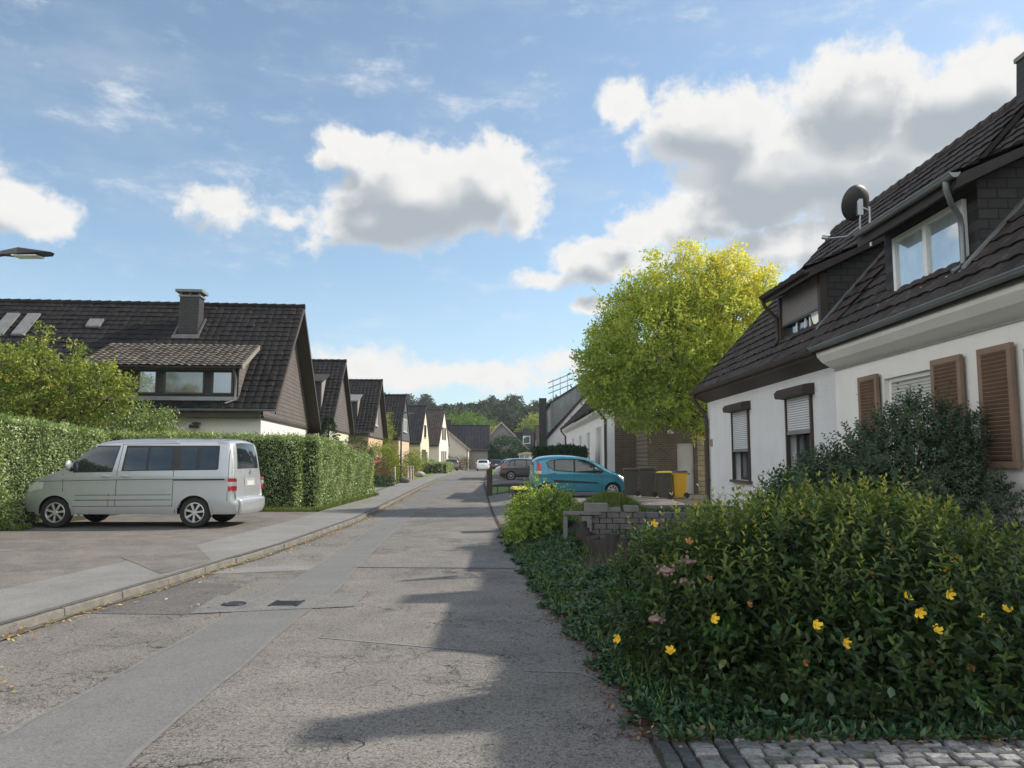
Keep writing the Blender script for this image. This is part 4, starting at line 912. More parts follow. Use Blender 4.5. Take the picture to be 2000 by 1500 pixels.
def shutter(t, ya, yb, z0, z1):
    x0, x1 = X2(XW)-.09, X2(XW)-.04; fr = .075; ya, yb = Y2(ya), Y2(yb)
    mb = MB().box(x0,x1,ya,yb,z0,z0+fr).box(x0,x1,ya,yb,z1-fr,z1).box(x0,x1,ya,ya+fr,z0+fr,z1-fr).box(x0,x1,yb-fr,yb,z0+fr,z1-fr)
    s_ = mb.build('louvred_shutter', M_shutter, t, None, .005)
    mb = MB(); n = int((z1-z0-2*fr)/.048)
    for i in range(n):
        z = z0+fr+.02+i*(z1-z0-2*fr-.02)/n
        mb.obox(((x0+x1)/2, (ya+yb)/2, z+.02), (.062, yb-ya-2*fr+.004, .009), Matrix.Rotation(R(48),3,'Y'))
    mb.build('louvres', M_shutter, s_)
    MB().box(x1+.002, x1+.008, ya+.03, yb-.03, z0+.03, z1-.03).build('backing_board', M_bwood, s_)
for (a,b) in ((11.36,11.98),(9.22,9.88),(8.27,8.88)): shutter(rn, a, b, 1.50, 2.87)
MB().box(X2(XW)-.05, X2(XW)-.002, Y2(12.02), Y2(12.16), 2.62, 2.88).build('wall_box', M_wframe, rn, None, .01)
d = right_dormer(rn, X2, Y2, ZN, 9.22, 11.6, 5.75, 4.0, 5.0, .45, .42, M_slated, on=.3)
winpart(d, (X2(5.75)-.004, Y2(11.24), 3.93), (0,-1,0), (-1,0,0), 1.80, .95, M_wframe, M_glassb, .075, (.89,), pparent=d, depth=.06)
MB().box(X2(5.75)-.2, X2(5.75)+.0, Y2(9.32), Y2(11.6), 3.885, 3.928).build('sill', M_wframe, d)
mb = MB(); half_pipe(mb, (X2(5.27),Y2(11.45),5.02), (X2(5.27),Y2(8.85),5.0), .06); mb.build('dormer_gutter', M_zinc, d, 50)
mb = MB().tube([(X2(5.27),Y2(9.05),4.96),(X2(5.27),Y2(9.05),4.86),(X2(5.40),Y2(9.18),4.72),(X2(5.60),Y2(9.36),4.62),(X2(5.64),Y2(9.40),4.5),(X2(5.64),Y2(9.40),4.02),(X2(5.5),Y2(9.42),3.93)], .036, 10)
mb.build('downpipe', M_zinc, d, 50)
# chimneys on the near half
def chim(t, X, Y, xa, xb, ya, yb, z0, z1, flare=.06):
    c = MB().add([(X(xa),Y(ya),z0),(X(xb),Y(ya),z0),(X(xb),Y(yb),z0),(X(xa),Y(yb),z0),(X(xa)+flare,Y(ya)+flare,z1),(X(xb)-flare,Y(ya)+flare,z1),(X(xb)-flare,Y(yb)-flare,z1),(X(xa)+flare,Y(yb)-flare,z1)],
        [(0,3,2,1),(4,5,6,7),(0,1,5,4),(1,2,6,5),(2,3,7,6),(3,0,4,7)]).build('chimney', M_slated, t)
    MB().box(X(xa)+flare-.03,X(xb)-flare+.03,Y(ya)+flare-.03,Y(yb)-flare+.03,z1,z1+.08).build('chimney_cap', M_lead, c)
chim(rn, X2, Y2, 9.05, 9.6, 12.7, 13.3, 7.2, 8.72)
chim(rn, X2, Y2, 8.95, 9.75, 8.25, 9.15, 6.9, 8.8, .27)
# satellite dish on its pole, standing on the roof
t = thing('satellite_dish', 'dark round satellite dish on a steel pole above the two dormers', 'satellite dish', (6.35, 13.3, 5.45), 0)
mb = MB(); nrm = Vector((-.35,.8,.35)).normalized(); M = Matrix.Translation((-.22,.02,.70)) @ nrm.to_track_quat('Z','Y').to_matrix().to_4x4()
mb.M = M; prof = [(0,-.09),(.1,-.085),(.2,-.06),(.27,-.03),(.315,0),(.32,.01),(.31,.012),(.26,-.015),(.1,-.07),(0,-.075)]; mb.lathe(prof, 32, 'z')
mb.build('dish', M_dish, t, 40)
mb = MB().tube([(0,-.02,-.1),(0,-.02,.62)], .022, 10).tube([(0,-.02,.55),(-.15,0,.62)], .018, 8).box(-.24,-.14,-.09,-.02,.45,.74)
mb.tube([(-.18,-.06,.5),(-.2,-.05,.2),(-.12,-.06,.14),(0,-.03,.2)], .018, 8).build('mount', M_steel, t, 50)
MB().tube([(-.15,0,.28),(-.35,.12,.12),(-.62,.40,.16)], .014, 8).tube([(-.58,.36,.16),(-.66,.44,.2)], .04, 10).build('feed_arm', M_steel, t, 50)

# ---------------- brick house behind, white front wall along the street
t = thing('brick_gable_house', 'brick gable end and white street front of the house behind the yellow-green tree', 'house', (4.1, 33, 0), 0)
mb = MB(); walls(mb, 0, 25, 0, 3.95, [(2.3,4.6,.9,3.1),(7.5,9.3,1.4,3.0),(12.5,14,1.6,3.0),(18,19.5,1.7,3.0)], 0, .3, 'x'); mb.build('wall', M_rwhite, t)
MB().prism([(.302,0),(9,0),(9,3.9),(4.4,8.6),(.302,4.05)], 'y', .0, .3).build('gable_wall', M_brick, t)
MB().prism([(.302,0),(9,0),(9,3.9),(4.4,8.6),(.302,4.05)], 'y', 24.7, 25).build('far_gable_wall', M_brick, t)
mb = MB(); L = sqrt(4.75**2+4.9**2)
tile_roof(mb, (-.35,25.2,3.95), (0,-1,0), (4.75/L,0,4.9/L), 25.4, L, .35, .34, ns=3)
tile_roof(mb, (9.15,-.2,3.95), (0,1,0), (-4.75/L,0,4.9/L), 25.4, L, .35, .34, ns=2)
mb.build('roof', M_roofr, t)
MB().prism([(-.35,3.83),(4.4,8.72),(9.15,3.83),(9.15,3.94),(4.4,8.84),(-.35,3.94)], 'y', -.18, 25.1).build('roof_deck', M_dwood, t)
MB().prism([(-.30,3.82),(-.30,3.7),(-.002,3.55),(-.002,3.82)], 'y', .02, 25).build('cove', M_rwhite, t)
mb = MB(); half_pipe(mb, (-.42,-.2,3.93), (-.42,25.2,3.9), .075); mb.build('gutter', M_dwood, t, 50)
mb = MB().tube([(-.4,.15,3.85),(-.4,.15,3.7),(-.08,.12,3.3),(-.08,.12,.1)], .06, 8).tube([(-.4,24.9,3.85),(-.4,24.9,3.7),(-.08,24.9,3.3),(-.08,24.9,.1)], .06, 8); mb.build('downpipe', M_bwood, t, 50)
for (a,b,c_,d_,gm) in ((2.3,4.6,.9,3.1,M_rollerw),(7.5,9.3,1.4,3.0,M_curt),(12.5,14,1.6,3.0,M_glass),(18,19.5,1.7,3.0,M_glass)):
    winpart(t, (.12, b, c_), (0,-1,0), (-1,0,0), b-a, d_-c_, M_wframe, gm, .08, ((b-a)/2,), sill=M_bwood)
dd = MB().prism([(.15,4.4),(.15,5.55),(3,6.6),(3,5)], 'y', 1.2, 6.5).build('dormer', M_slated, t)
MB().prism([(-.3,5.42),(3.0,6.75),(3.0,6.85),(-.3,5.55)], 'y', .9, 6.8).build('dormer_roof', M_roofr, dd)
winpart(dd, (.146,5.9,4.55), (0,-1,0), (-1,0,0), 1.6, .85, M_dframe, M_glass, .08, (.8,), pparent=dd)
MB().tube([(2.25,-.06,.1),(2.25,-.06,4.8)], .05, 8).build('vent_pipe', M_black, t)
t = thing('brick_annex', 'flat-roofed brown brick annex with white door beside the white house corner', 'outbuilding', (5.55, 30.2, .15), 0)
mb = MB(); walls(mb, -.25, 3.3, -.1, 2.9, [(.92,1.58,-.1,2.1)], 0, .25, 'y'); mb.build('wall', M_brick, t)
MB().box(-.25,0,.252,2.7,-.1,2.9).build('side_wall', M_brick, t)
MB().box(.0,3.3,.252,2.7,2.75,2.88).build('ceiling', M_greyw, t)
MB().box(-.3,3.35,-.06,2.75,2.9,3.0).build('roof_edge', M_lead, t)
dr = MB().box(.93,1.57,.08,.12,-.08,2.09).build('door', pm('pale_door',(.55,.52,.48),(.48,.46,.43),2,.6,.2), t)
MB().box(1.5,1.53,.03,.08,.95,1.08).build('handle', M_steel, dr)
MB().box(1.72,1.98,-.012,-.001,-.1,2.35).build('quoin', M_quoin, t)
MB().box(.55,.8,-.03,-.001,2.45,2.6).build('sign_plate', M_paper, t)
# white house with zinc clad dormer further on
t = thing('zinc_dormer_house', 'white gabled house with zinc clad dormer cheek behind the blue car', 'house', (2.9, 62.5, 0), 0)
MB().prism([(0,0),(8,0),(8,3.3),(4,7.8),(0,3.3)], 'y', 0, 12).build('wall', M_rwhite, t)
L = sqrt(4.4**2+4.9**2); mb = MB()
tile_roof(mb, (-.4,12.2,3.0), (0,-1,0), (4.4/L,0,4.95/L), 12.4, L, .35, .34, ns=3); tile_roof(mb, (8.4,-.2,3.0), (0,1,0), (-4.4/L,0,4.95/L), 12.4, L, .35, .34, ns=2); mb.build('roof', M_roofr, t)
MB().prism([(-.42,2.78),(4,7.72),(8.42,2.78),(8.42,2.99),(4,7.95),(-.42,2.99)], 'y', -.2, -.15).build('verge_board', M_bwood, t)
dd = MB().prism([(.25,3.9),(.25,6.15),(3.5,8.2),(3.5,7.3)], 'y', .35, 8).build('dormer', M_zinc, t)
mb = MB()
for i in range(6): x = .45+i*.5; mb.box(x-.015,x+.015,.31,.349,3.8+x*1.1,6.15+(x-.25)*.62)
mb.build('standing_seams', M_lead, dd)
MB().prism([(-.05,5.98),(3.6,8.30),(3.6,8.42),(-.05,6.12)], 'y', .1, 8.2).build('dormer_roof', M_bwood, dd)
mb = MB().tube([(-.1,.2,5.95),(-.3,.2,5.7),(-.02,.2,5.2),(-.02,.2,3.6),(-.4,.2,3.2),(-.05,.2,2.9),(-.05,.2,.3)], .07, 8); mb.build('downpipe', M_zinc, t, 50)
MB().box(-.72,-.12,-.9,-.3,0,6.5).build('chimney', M_slated, t)
mb = MB()
for i in range(3):
    z = 7.0+i*.45; mb.tube([(.1,.8,z),(2.1,.8,z+.8)], .04, 6)
for x in (.5,1.1,1.7): mb.tube([(x,.8,6.2+x*.5),(x,.8,8.0+x*.38)], .035, 6)
mb.build('roof_railing', M_steel, t)
MB().box(1.4,3.6,-.8,-.25,1.0,2.6).build('balcony', pm('red_panel',(.25,.07,.05),None,3,.7,0), t)

# ---------------- houses at the end of the street
def eave_house(label, x0, x1, Yd, H, e, sn, matw, matr, gab=None, wins=(), chims=(), skyl=False):
    # ridge parallel to the picture; same builder with the verge at the right-hand end
    return gable_house(label, (x1, Yd), R(2), H, sn, sn, e, e, x1-x0, matw, matr, gab, zb=e-.2, ov=.3, swins=wins, chim=chims, tw=.5, ns=2, gutter=True, wins=[(-1,0,e+.6,e+1.9,0,M_glass,False)])
eave_house('dark-roofed house with grey front wall closing the end of the street', -16, -3.6, 124, 7.0, 3.2, 4.2, M_greyw, M_roofb, M_slateb, wins=[(-6.6,-4.8,.6,2.3,0,M_rollerw)], chims=[(-6.6,-.8,.9,7.9)])
eave_house('blue-grey roofed house beyond the parked cars, half hidden by shrubs', 1.0, 7.2, 158, 7.0, 3.0, 4.2, M_cream2, M_roofb, None, wins=[(-4.5,-3.4,.8,2.2,0,M_glass)], chims=[(-4.4,-.6,1.2,7.9)])
def slope_gable(label, x0, xr, x1, Yd, D, e0, H, e1, matw, matr, cladz=None, fr=.35):
    """gable end facing the camera"""
    t = thing('gable_fronted_house', label, 'house', (xr, Yd, 0), 0); a, b = x0-xr, x1-xr
    MB().prism([(a+fr,0),(b-fr,0),(b-fr,e1+.15),(0,H-.2),(a+fr,e0+.15)], 'y', 0, D).build('wall', matw, t)
    mb = MB(); L0 = sqrt(a*a+(H-e0)**2); L1 = sqrt(b*b+(H-e1)**2)
    tile_roof(mb, (a,D+.2,e0), (0,-1,0), (-a/L0,0,(H-e0)/L0), D+.6, L0, .5, .4, ns=2); tile_roof(mb, (b,-.4,e1), (0,1,0), (-b/L1,0,(H-e1)/L1), D+.6, L1, .5, .4, ns=2)
    mb.build('roof', matr, t)
    MB().prism([(a,e0-.22),(0,H-.24),(b,e1-.22),(b,e1+.05),(0,H+.05),(a,e0+.05)], 'y', -.46, -.40).build('verge_board', pm('pale_bargeboard',(.42,.30,.24),(.5,.42,.36),2,.7,.1), t)
    winpart(t, (-1.2,-.004,1.0), (1,0,0), (0,-1,0), 1.6, 1.3, M_wframe, M_curt, .08, (.8,))
    winpart(t, (-.6,-.004,4.0), (1,0,0), (0,-1,0), 1.1, 1.2, M_wframe, M_glass, .08)
    return t
slope_gable('wide-eaved white house with sunlit bargeboard just past the cream gable', -17, -11.5, -6.3, 117, 9, 2.2, 7.3, 3.0, M_cream2, M_roofr)
slope_gable('brown gabled house with solar roof to the right of the grey-fronted house', -6.6, -1.9, 4.2, 136, 10, 3.0, 8.2, 2.2, M_greyw, M_roofb)
slope_gable('distant orange-roofed gabled house at the foot of the wood', 5.2, 8.6, 14.2, 172, 10, 3.2, 7.6, 2.2, M_cream2, M_rooforange)
slope_gable('low white garage with dark door at the end of the street', .9, 2.3, 3.8, 119, 6, 2.4, 2.7, 2.4, M_wwhite, M_roofb)
for (x,yy_,lb) in ((-20,140,'plain house far left behind the sixth gable'),(14,125,'plain house behind the zinc clad dormer')):
    eave_house(lb, x-10, x, yy_, 7, 3.2, 4.3, M_cream2, M_roofr)

# ------------------------------------------------------------ vehicles
def tess(poly, step=.06):
    bm = bmesh.new(); vs = [bm.verts.new((x, 0, z)) for x, z in poly]; f = bm.faces.new(vs)
    bmesh.ops.triangulate(bm, faces=[f])
    xs = [p[0] for p in poly]; zs = [p[1] for p in poly]
    for ax, lo, hi in ((0, min(xs), max(xs)), (2, min(zs), max(zs))):
        n = int((hi-lo)/step)
        for i in range(1, n+1):
            co = [0,0,0]; co[ax] = lo+i*(hi-lo)/(n+1); no = [0,0,0]; no[ax] = 1
            bmesh.ops.bisect_plane(bm, geom=bm.verts[:]+bm.edges[:]+bm.faces[:], plane_co=co, plane_no=no, dist=1e-5)
    bm.verts.ensure_lookup_table(); bm.verts.index_update()
    V = np.array([(v.co.x, v.co.z) for v in bm.verts]); F = [tuple(v.index for v in f.verts) for f in bm.faces]; bm.free(); return V, F
def catmull(pts, n=5):
    P = [np.array(p, float) for p in pts]; out = []
    for i in range(len(P)-1):
        p0, p1, p2, p3 = P[max(i-1,0)], P[i], P[i+1], P[min(i+2,len(P)-1)]
        for k in range(n):
            t = k/n; out.append(.5*((2*p1)+(-p0+p2)*t+(2*p0-5*p1+4*p2-p3)*t*t+(-p0+3*p1-3*p2+p3)*t**3))
    out.append(P[-1]); return np.array(out)
class Car:
    def __init__(s, prof, W, belt, tumble, r=.09, n=4, taper=(.5,.10,.6,.12), sillz=.28):
        s.prof = catmull(prof, n); s.W = W; s.belt = belt; s.tumble = tumble; s.r = r; s.L = s.prof[:,0].max(); s.tp = taper; s.sz = sillz
        d = np.gradient(s.prof, axis=0); d /= np.linalg.norm(d, axis=1, keepdims=True); s.nrm = np.stack([-d[:,1], d[:,0]], 1)
    def f(s, x, z):
        y = np.full_like(x, s.W/2.); y = y-np.clip(z-s.belt, 0, 9)*s.tumble-.05*np.clip(z-s.belt, 0, 9)**2
        y = y-.10*np.clip((.62-z)/.5, 0, 1)**2
        y = y+.012*np.exp(-((z-s.belt+.12)/.05)**2)
        xr, ar, xf, af = s.tp
        return y-ar*np.clip((xr-x)/xr, 0, 1)**2-af*np.clip((x-(s.L-xf))/xf, 0, 1)**2
    def dist(s, x, z):
        A = s.prof[:-1]; B = s.prof[1:]; P = np.stack([x, z], 1)[:, None]; AB = B-A; t = np.clip(((P-A)*AB).sum(2)/(AB*AB).sum(1), 0, 1)
        return np.sqrt((((A+AB*t[...,None])-P)**2).sum(2)).min(1)
    def side(s, poly, off=0, sign=1, step=.06):
        V, F = tess(poly, step); x, z = V[:,0], V[:,1]; d = s.dist(x, z); r = s.r
        y = s.f(x, z)-np.where(d < r, r-np.sqrt(np.maximum(r*r-(r-np.minimum(d,r))**2, 0)), 0)+off
        vs = np.stack([x, y*sign, z], 1).tolist(); return vs, [f[::sign] for f in F]
    def S(s, i, t, off=0, bulge=.05):
        i0 = int(min(max(i,0), len(s.prof)-2)); q = i-i0; p = s.prof[i0]*(1-q)+s.prof[i0+1]*q; n = s.nrm[i0]*(1-q)+s.nrm[i0+1]*q
        ye = float(s.f(np.array([p[0]]), np.array([p[1]]))[0])-s.r
        p = p+n*(bulge*(1-t*t)+off); return (p[0], t*ye, p[1])
    def strip(s, i0, i1, w0, w1, off=0, ni=10, nt=12):
        vs = []; fs = []
        for a in range(ni+1):
            i = i0+(i1-i0)*a/ni; w = w0+(w1-w0)*a/ni
            for b in range(nt+1): vs.append(s.S(i, -w+2*w*b/nt, off))
        for a in range(ni):
            for b in range(nt): k = a*(nt+1)+b; fs.append((k, k+nt+1, k+nt+2, k+1))
        return vs, fs
    def idx(s, x, z): return int(((s.prof-np.array([x, z]))**2).sum(1).argmin())
def make_wheel(parent, x, y, r, wd, rr, spokes, side, matrim, split=False):
    w = MB().lathe([(.0,.0),(rr*.9,.0),(rr*.9,.05)], 20, 'y', (x, y+side*(wd/2-.09), r)).build('wheel', M_black, parent)
    ro = .03; pf = [(rr,-wd/2),(rr+.02,-wd/2-.0),(r-ro,-wd/2),(r-.008,-wd/2+ro*.7),(r,-wd/2+ro*1.6),(r,wd/2-ro*1.6),(r-.008,wd/2-ro*.7),(r-ro,wd/2),(rr+.02,wd/2),(rr,wd/2),(rr-.01,wd/2-.03),(rr-.01,-wd/2+.03),(rr,-wd/2)]
    MB().lathe(pf, 36, 'y', (x, y, r)).build('tyre', M_tyre, w, 40)
    mb = MB(); yo = y+side*(wd/2-.012)
    s_ = side
    mb.lathe([(rr+.004,yo-y),(rr-.018,yo-y+.006*s_),(rr-.03,yo-y-.01*s_),(rr-.03,yo-y-.06*s_)], 36, 'y', (x,y,r))
    mb.lathe([(0,.012*s_),(rr*.18,.012*s_),(rr*.24,0),(rr*.24,-.04*s_)], 20, 'y', (x, yo-.012*s_, r))
    for k in range(spokes):
        a = 2*pi*k/spokes+.3; fans = (0,) if not split else (-.10,.10)
        for fo in fans:
            a0 = a+fo*.5; a1 = a+fo*1.2; w0 = rr*(.15 if not split else .07); w1 = rr*(.24 if not split else .08)
            q = []
            for (rad, aa, ww) in ((rr*.16,a0,w0),(rr-.02,a1,w1)):
                c_ = np.array([cos(aa), sin(aa)]); n_ = np.array([-sin(aa), cos(aa)])
                q += [c_*rad-n_*ww/2, c_*rad+n_*ww/2]
            vs = []
            for dpt in (0,-.03): vs += [(x+p[0], yo-.006*s_+dpt*s_, r+p[1]) for p in (q[0],q[1],q[3],q[2])]
            mb.add(vs, [(0,1,2,3),(4,7,6,5),(0,4,5,1),(1,5,6,2),(2,6,7,3),(3,7,4,0)])
    mb.build('rim', matrim, w, 35)
def arc(cx, cz, r, a0, a1, n=14): return [(cx+r*cos(a0+(a1-a0)*i/n), cz+r*sin(a0+(a1-a0)*i/n)) for i in range(n+1)]
def line_poly(pts, w):
    P = [Vector(p) for p in pts]; L = []; Rr = []
    for i, p in enumerate(P):
        t = (P[min(i+1,len(P)-1)]-P[max(i-1,0)]).normalized(); n = Vector((-t.y, t.x)); L.append(p+n*w/2); Rr.append(p-n*w/2)
    return [tuple(a) for a in L+Rr[::-1]]
def build_car(name, label, cat, loc, rz, C, paintm, wx, wr, sill, wins, seams=(), dark=(), lamps_side=(), ws=None, rw=None, spokes=6, rimr=None, extra=None, group=None, bump_z=None, mirror=None, handles=(), arch=None, split=False, plate=True, lamps_rear=(), lamps_front=(), bands=(), tw=.2, rimm=None):
    t = thing(name, label, cat, loc, rz, group); ar = arch or wr*1.16; rimr = rimr or wr*.62
    # side outline: top profile, then the bottom edge back to the rear with both arches
    pr = [tuple(p) for p in C.prof]; bot = []
    for cx in sorted(wx, reverse=True):
        a = asin(max(-1, min(1, (sill-wr)/ar))); bot += [(cx+ar*cos(a), sill)]+arc(cx, wr, ar, a, pi-a)[1:-1]+[(cx-ar*cos(a), sill)]
    poly = pr+bot
    mb = MB()
    for s_ in (1,-1): mb.add(*C.side(poly, 0, s_))
    mb.add(*C.strip(0, len(C.prof)-1, 1, 1, 0, (len(C.prof)-1), 16))
    body = mb.build('body', paintm, t); 
    bm = bmesh.new(); bm.from_mesh(body.data); bmesh.ops.remove_doubles(bm, verts=bm.verts, dist=.004); bmesh.ops.recalc_face_normals(bm, faces=bm.faces); bm.to_mesh(body.data); bm.free()
    body.data.polygons.foreach_set('use_smooth', [True]*len(body.data.polygons)); body.data.set_sharp_from_angle(angle=R(38))
    hw = C.W/2; MB().box(.25, C.L-.3, -hw+.22, hw-.22, sill+.02, .75).build('underbody', M_black, t)
    MB().box(.12, C.L-.12, -hw+.12, hw-.12, sill+.0, sill+.05).build('floor_pan', M_black, t)
    for s_ in (1,-1):
        for cx in wx: make_wheel(t, cx, s_*(hw-.13), wr, tw, rimr, spokes, s_, rimm or M_rim, split)
        for cx in wx:
            ml = MB(); ml.add(*C.side(arc(cx, wr, ar+.012, -.15, pi+.15, 24)+arc(cx, wr, ar-.022, pi+.15, -.15, 24), .012, s_, .2))
            ml.build('wheel_arch', paintm if name != 'estate_car' else M_black, t, 60)
        for wpoly in bands: MB().add(*C.side(wpoly, .003, s_)).build('window_trim', M_black, t, 60)
        for wpoly in wins: MB().add(*C.side(wpoly, .007, s_)).build('side_window', M_carglass, t, 60)
        if seams:
            ms = MB()
            for pl in seams: ms.add(*C.side(line_poly(pl, .011), .0025, s_, .15))
            ms.build('panel_gap', M_black, t)
        for (pl, m_, nm) in dark: MB().add(*C.side(pl, .010, s_, .1)).build(nm, m_, t, 60)
        for (pl, m_, nm) in lamps_side: MB().add(*C.side(pl, .008, s_, .05)).build(nm, m_, t, 60)
        for (hx, hz) in handles:
            yy = float(C.f(np.array([hx]), np.array([hz]))[0]); MB().tube([(hx-.09,s_*yy,hz),(hx-.07,s_*(yy+.035),hz),(hx+.07,s_*(yy+.035),hz),(hx+.09,s_*yy,hz)], .014, 6).build('handle', paintm, t, 60)
        if mirror:
            mx, mz, sc = mirror; yy = float(C.f(np.array([mx]), np.array([mz]))[0])
            mm = MB().blob((mx+.02, s_*(yy+.13), mz+.05), (.045*sc,.085*sc,.095*sc), 1, .02, 2).build('mirror', paintm, t, 60)
            MB().tube([(mx+.02,s_*(yy-.02),mz-.06),(mx+.02,s_*(yy+.10),mz-.03)], [.05,.03], 8).build('mirror_arm', M_black, mm, 60)
    if ws: MB().add(*C.strip(ws[0], ws[1], ws[2], ws[3], .006)).build('windscreen', M_carglass, t, 60)
    if rw: MB().add(*C.strip(rw[0], rw[1], rw[2], rw[3], .006)).build('rear_window', M_carglass, t, 60)
    if plate:
        for (i, o_) in ((plate[0], 0), (plate[1], 0)):
            vs = [C.S(i-.9, -.28, .012), C.S(i-.9, .28, .012), C.S(i+.9, .28, .012), C.S(i+.9, -.28, .012)]
            MB().add(vs, [(0,1,2,3)]).build('number_plate', M_paper, t)
    if extra: extra(t, C)
    return t
# silver van
def vp(px, py): return (4.87-(px-195)*.00297, (738-py)*.00294)
VPROF = [(.07,.30),(.02,.40),(.02,.56),(.07,.62),(.10,.66),(.12,.90),(.14,1.14),(.17,1.45),(.22,1.74),(.28,1.87),(.45,1.92),(1.0,1.935),(1.9,1.94),(2.7,1.93),(3.1,1.885),(3.4,1.74),(3.75,1.45),(3.98,1.27),(4.25,1.17),(4.55,1.06),(4.74,.93),(4.84,.78),(4.88,.60),(4.86,.42),(4.78,.27)]
CV = Car(VPROF, 1.90, 1.22, .14, .085, 4, (.5,.06,.9,.22))
n4 = lambda k: k*4
def van_extra(t, C):
    # bumper, lamps, badge and step on the tailgate
    mb = MB(); i0, i1 = 0, 3*4
    vs, fs = C.strip(0, 10, 1.05, 1.05, .035, 12, 16); mb.add(vs, fs)
    b = mb.build('rear_bumper', M_silver, t, 50); m = b.modifiers.new('s', 'SOLIDIFY'); m.thickness = .05; m.offset = -1
    for s_ in (1,-1):
        MB().add(*C.side([(.04,.32),(.02,.56),(.10,.60),(.62,.58),(.60,.50),(.52,.34)], .02, s_)).build('bumper_end', M_silver, t, 50)
        zc = 1.10
        for (z0, z1, m_) in ((.80,.88,M_red),(.88,.96,M_clear),(.96,1.09,M_red)):
            vs = [C.S(C.idx(.13,z0), s_*.86, .008), C.S(C.idx(.13,z0), s_*1.0, .010), C.S(C.idx(.14,z1), s_*1.0, .010), C.S(C.idx(.14,z1), s_*.86, .008)]
    MB().cyl(C.S(C.idx(.14,1.22), 0, .0), C.S(C.idx(.14,1.22), 0, .02), .05, None, 20).build('emblem', M_steel, t)
    vs = [C.S(C.idx(.12,.95)-1.2,-.42,.01),C.S(C.idx(.12,.95)-1.2,.42,.01),C.S(C.idx(.14,1.10),.42,.01),C.S(C.idx(.14,1.10),-.42,.01)]
    MB().add(vs, [(0,1,2,3)]).build('plate_recess', pm('recess_grey',(.35,.36,.36),None,3,.5,0), t)
    MB().tube([C.S(C.idx(.19,1.47),-.05,.015), C.S(C.idx(.24,1.66),-.35,.02)], .008, 6).build('wiper', M_black, t)
    for s_ in (1,-1):
        MB().add(*C.side([(4.35,.86),(4.72,.78),(4.74,.90),(4.50,1.02),(4.30,1.0)], .008, s_, .05)).build('headlight', M_clear, t, 60)
build_car('parked_van', 'silver van parked on the asphalt apron with its nose in the hedge', 'van', (-6.02, 18.02, .095), pi, CV, M_silver, (.96+.02, 4.05), .335, .30,
    wins=[[vp(597,240),vp(690,158),vp(735,133),vp(922,131),vp(884,315),vp(604,318)],
          [vp(985,140),vp(1140,138),vp(1136,305),vp(972,308)], [vp(1160,138),vp(1325,138),vp(1325,300),vp(1156,304)], [vp(1392,138),vp(1512,138),vp(1512,298),vp(1392,300)], [vp(1540,138),vp(1658,140),vp(1660,292),vp(1540,296)]],
    bands=[[vp(588,232),vp(690,147),vp(735,123),vp(928,122),vp(888,322),vp(598,326)], [vp(975,122),vp(1672,123),vp(1676,296),vp(1664,306),vp(1345,310),vp(955,315)]],
    seams=[[vp(527,335),vp(527,470)], [vp(948,112),vp(925,330),vp(918,575)], [vp(940,112),vp(1370,108)], [vp(1345,310),vp(1342,578)], [vp(870,480),vp(866,580)], [vp(300,392),vp(920,380)], [vp(595,578),vp(1345,574)], [vp(1748,110),vp(1752,365)], [vp(1748,465),vp(1746,552)], [vp(1746,560),vp(1645,561)], [vp(620,494),vp(1332,491)], [vp(618,532),vp(1334,529)], [vp(920,380),vp(1345,374)]],  # belt crease and rub strip edges painted in as dark lines, not gaps
    dark=[(line_poly([vp(1345,380),vp(1725,377)],.03), M_black, 'slide_rail'), (line_poly([vp(620,513),vp(1332,510)],.075), M_silver, 'rub_strip')],
    lamps_side=[([vp(1750,368),vp(1812,370),vp(1814,395),vp(1750,395)], M_red, 'tail_light'), ([vp(1750,397),vp(1814,397),vp(1815,425),vp(1750,425)], M_clear, 'tail_light'), ([vp(1750,427),vp(1815,427),vp(1813,462),vp(1750,464)], M_red, 'tail_light')],
    ws=(n4(14)+2, n4(17)-1, .86, .96), rw=(n4(6)+2, n4(9)-1, .84, .78), spokes=7, rimr=.225, extra=van_extra, mirror=(3.70,1.33,1.25), handles=((2.93,1.135),(2.5,1.135)), arch=.40, plate=(n4(5)+1, n4(22)))
